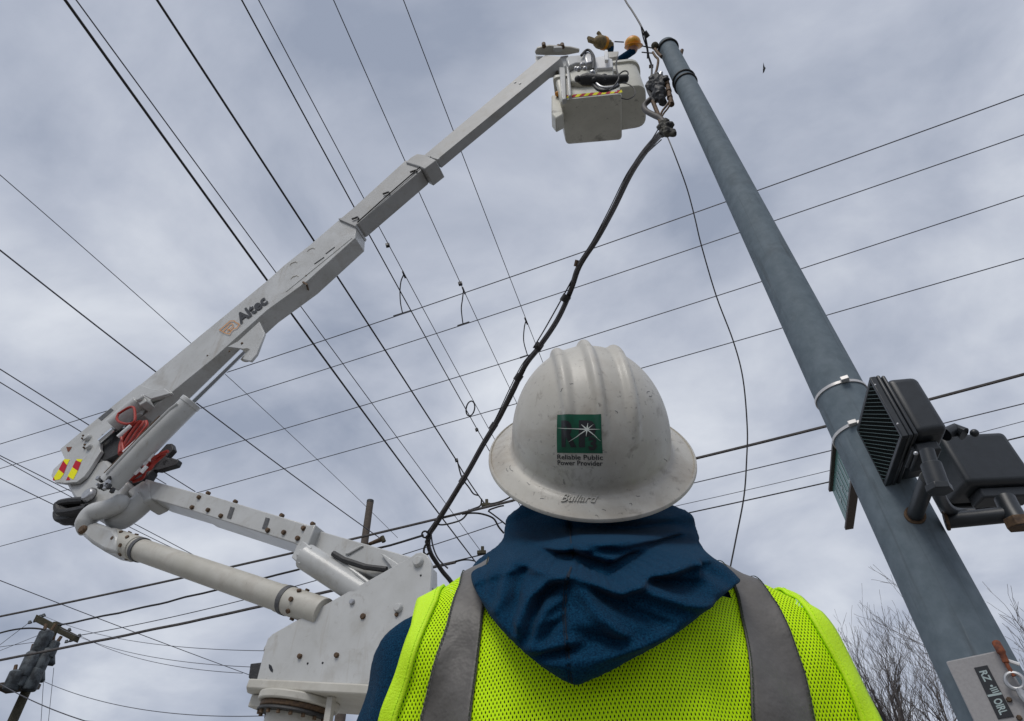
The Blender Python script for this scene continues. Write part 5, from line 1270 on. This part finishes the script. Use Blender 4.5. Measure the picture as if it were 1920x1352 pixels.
# ================================================================ DISTANT POLES
def wood_pole(px, py, D, r, label, name='utility_pole', zt=None):
    t_ = hor(px, py, D); r_ = root(name, (t_.x, t_.y, 0), label, 'utility pole')
    MB().tube([(t_.x, t_.y, 0), (t_.x, t_.y, t_.z)], [r * 1.35, r], 14).build('shaft', M['wood2'], r_); return r_, t_
up1, t1 = wood_pole(107, 1168, 27, .13, 'far wooden utility pole with crossarm and transformer bank at the lower left')
def q27(px, py, d=0): return hor(px, py, 27 + d)
MB().box((q27(70, 1160) + q27(144, 1198)) / 2, (q27(144, 1198) - q27(70, 1160)) / 2, Vector((.03, .1, 0)), ZU * .11).build('crossarm', M['wood2'], up1, bevel=.01)
MB().box((q27(88, 1203) + q27(106, 1180)) / 2, (q27(88, 1203) - q27(106, 1180)) / 2, Vector((.0, .05, 0)), ZU * .05).build('brace', M['wood2'], up1)
for x, y in ((70, 1158), (76, 1156), (82, 1154), (56, 1167), (66, 1164), (130, 1181), (149, 1192), (125, 1203), (133, 1201), (88, 1168), (112, 1172)):
    MB().tube([q27(x, y + 2), q27(x, y - 3)], [.07, .04], 8).build('insulator', M['tank'], up1)
tb = [(80, 1204, .23, .7), (97, 1218, .17, .5), (80, 1238, .20, .7), (55, 1246, .23, .75), (26, 1276, .22, .55), (62, 1274, .22, .65), (43, 1272, .17, .5)]
for x, y, r, h in tb:
    c = q27(x, y, -.45); t_ = MB(); t_.tube([c - ZU * h / 2, c - ZU * h * .44, c + ZU * h * .42, c + ZU * h * .5, c + ZU * h * .58], [r * .9, r, r, r * .8, r * .2], 18); tk = t_.build('transformer', M['tank'], up1)
    for s_ in (-.5, .5): MB().tube([c + Vector((s_ * r, 0, h * .5)), c + Vector((s_ * r * 1.5, 0, h * .85))], [.06, .05], 8).build('bushing', M['rust'], tk)
for x, y, x2, y2 in ((80, 1228, 101, 1247), (62, 1262, 82, 1278)):
    MB().tube([q27(x, y, -.3), q27((x + x2) / 2, (y + y2) / 2 - 2, -.3), q27(x2, y2, -.3)], [.34, .24, .05], 10).build('cutout_arm', M['tank'], up1)
MB().box((q27(2, 1291) + q27(66, 1283)) / 2, (q27(66, 1283) - q27(2, 1291)) / 2, Vector((0, .3, 0)), ZU * .08).build('platform_beam', M['wood'], up1, bevel=.01)
MB().tube(crv([q27(84, 1183, -.3), q27(90, 1190, -.3), q27(80, 1200, -.3), q27(72, 1215, -.3), q27(60, 1240, -.3)]), .07, 8).build('riser_cable', M['dark'], up1)
t2 = hor(694, 942, 17); up2 = root('utility_pole', (t2.x, t2.y, 0), 'weathered wooden pole top standing behind the lower boom', 'utility pole')
MB().tube([(t2.x, t2.y, 0), (t2.x, t2.y, t2.z)], [.15, .10], 14).build('shaft', M['wood'], up2); MB().tube([(t2.x, t2.y, t2.z - .02), (t2.x, t2.y, t2.z + .06)], .105, 14).build('pole_cap', M['dark'], up2)
MB().tube([hor(693, 1020, 17), hor(716, 1011, 16.5)], [.05, .07], 10).build('strain_insulator', M['rust'], up2); MB().tube([hor(716, 1006, 16.5), hor(720, 1016, 16.5)], .06, 8).build('insulator_cap', M['wood2'], up2)

# ================================================================ BARE TREES
def tree(px, D, ptop, seed, label, lean=(0, 0), wide=.5, dens=1.0, trunk_r=.16):
    rnd = random.Random(seed); top = hor(px, ptop, D); base = Vector((top.x - lean[0], top.y - lean[1], 0)); H = top.z
    r_ = root('bare_tree', tuple(base), label, 'tree', 'bare winter trees behind the pole')
    tr, brn = MB(), MB()
    def grow(p, d, ln, r, lev):
        n = 4 if lev < 3 else 3; pts = [p]; rs = [r]; cur = p.copy(); dd = d.copy()
        for k in range(n):
            dd = (dd + Vector((rnd.gauss(0, .12), rnd.gauss(0, .12), rnd.gauss(.05, .07)))).normalized(); cur = cur + dd * ln / n; pts.append(cur.copy()); rs.append(max(r * (1 - .62 * (k + 1) / n), .0035))
        (tr if lev == 0 else brn).tube(pts, rs, 8 if lev == 0 else (5 if lev < 3 else 3), cap=False)
        if lev >= 5 or ln < .16: return
        kids = int({0: 7, 1: 5, 2: 4, 3: 3, 4: 2}[lev] * dens + .5)
        for k in range(kids):
            t = rnd.uniform(.35 if lev == 0 else .2, 1) if k < kids - 1 else 1.0; i = min(int(t * n), n - 1); q = pts[i].lerp(pts[i + 1], t * n - i)
            az = rnd.uniform(0, 6.28) + k * 2.4; sp = rnd.uniform(.35, .85) * (1 if lev else wide * 1.4)
            side = Vector((math.cos(az), math.sin(az), 0)); nd = (dd * (1 - sp * .35) + side * sp + ZU * .25).normalized()
            if k == kids - 1: nd = (dd + side * .15).normalized()
            grow(q, nd, ln * rnd.uniform(.48, .72), rs[min(i, n)] * .62, lev + 1)
    grow(base, (Vector((top.x, top.y, H)) - base).normalized(), H * .55, trunk_r, 0)
    tr.build('trunk', M['bark'], r_, smooth=True); b_ = brn.build('crown', M['bark'], r_, smooth=False); b_['kind'] = 'stuff'
    return len(brn.f)
print(tree(1590, 20, 1265, 1, 'bare tree rising beside the right shoulder of the worker', dens=.9),
tree(1672, 21, 1225, 5, 'bare tree with the tallest upright twig left of the steel pole', dens=.9),
tree(1740, 19, 1280, 9, 'bare tree directly left of the lower steel pole', dens=.9),
tree(1995, 15, 1050, 12, 'large bare tree reaching in from the right edge', dens=.85, wide=.7, trunk_r=.2),
tree(1905, 24, 1260, 15, 'small bare tree low behind the right of the steel pole', dens=.9))
# a bird in the distance
bc = dist(1433, 129, 60); bd = MB(); bd.sph(bc, (.22, .10, .08), 10, 6, Matrix.Rotation(R_(-50), 3, 'Y')); 
bdo = bd.build('body', M['dark'], None)
brt = root('bird', tuple(bc), 'tiny dark bird flying in the sky at the upper right', 'bird'); bdo.parent = brt
for s_ in (-1, 1):
    MB().prism([bc + Vector(p) for p in ((-.08, 0, .05), (.08, 0, -.02), (.02 + .1 * s_, .3 * s_, .12), (-.05 + .1 * s_, .45 * s_, .15))], Vector((0, 0, .015))).build('wing', M['dark'], brt)

# parts were modelled in world coordinates: bake each root's position out of its children
for r in roots:
    for c in r.children: c.matrix_parent_inverse = Matrix.Translation(-r.location)
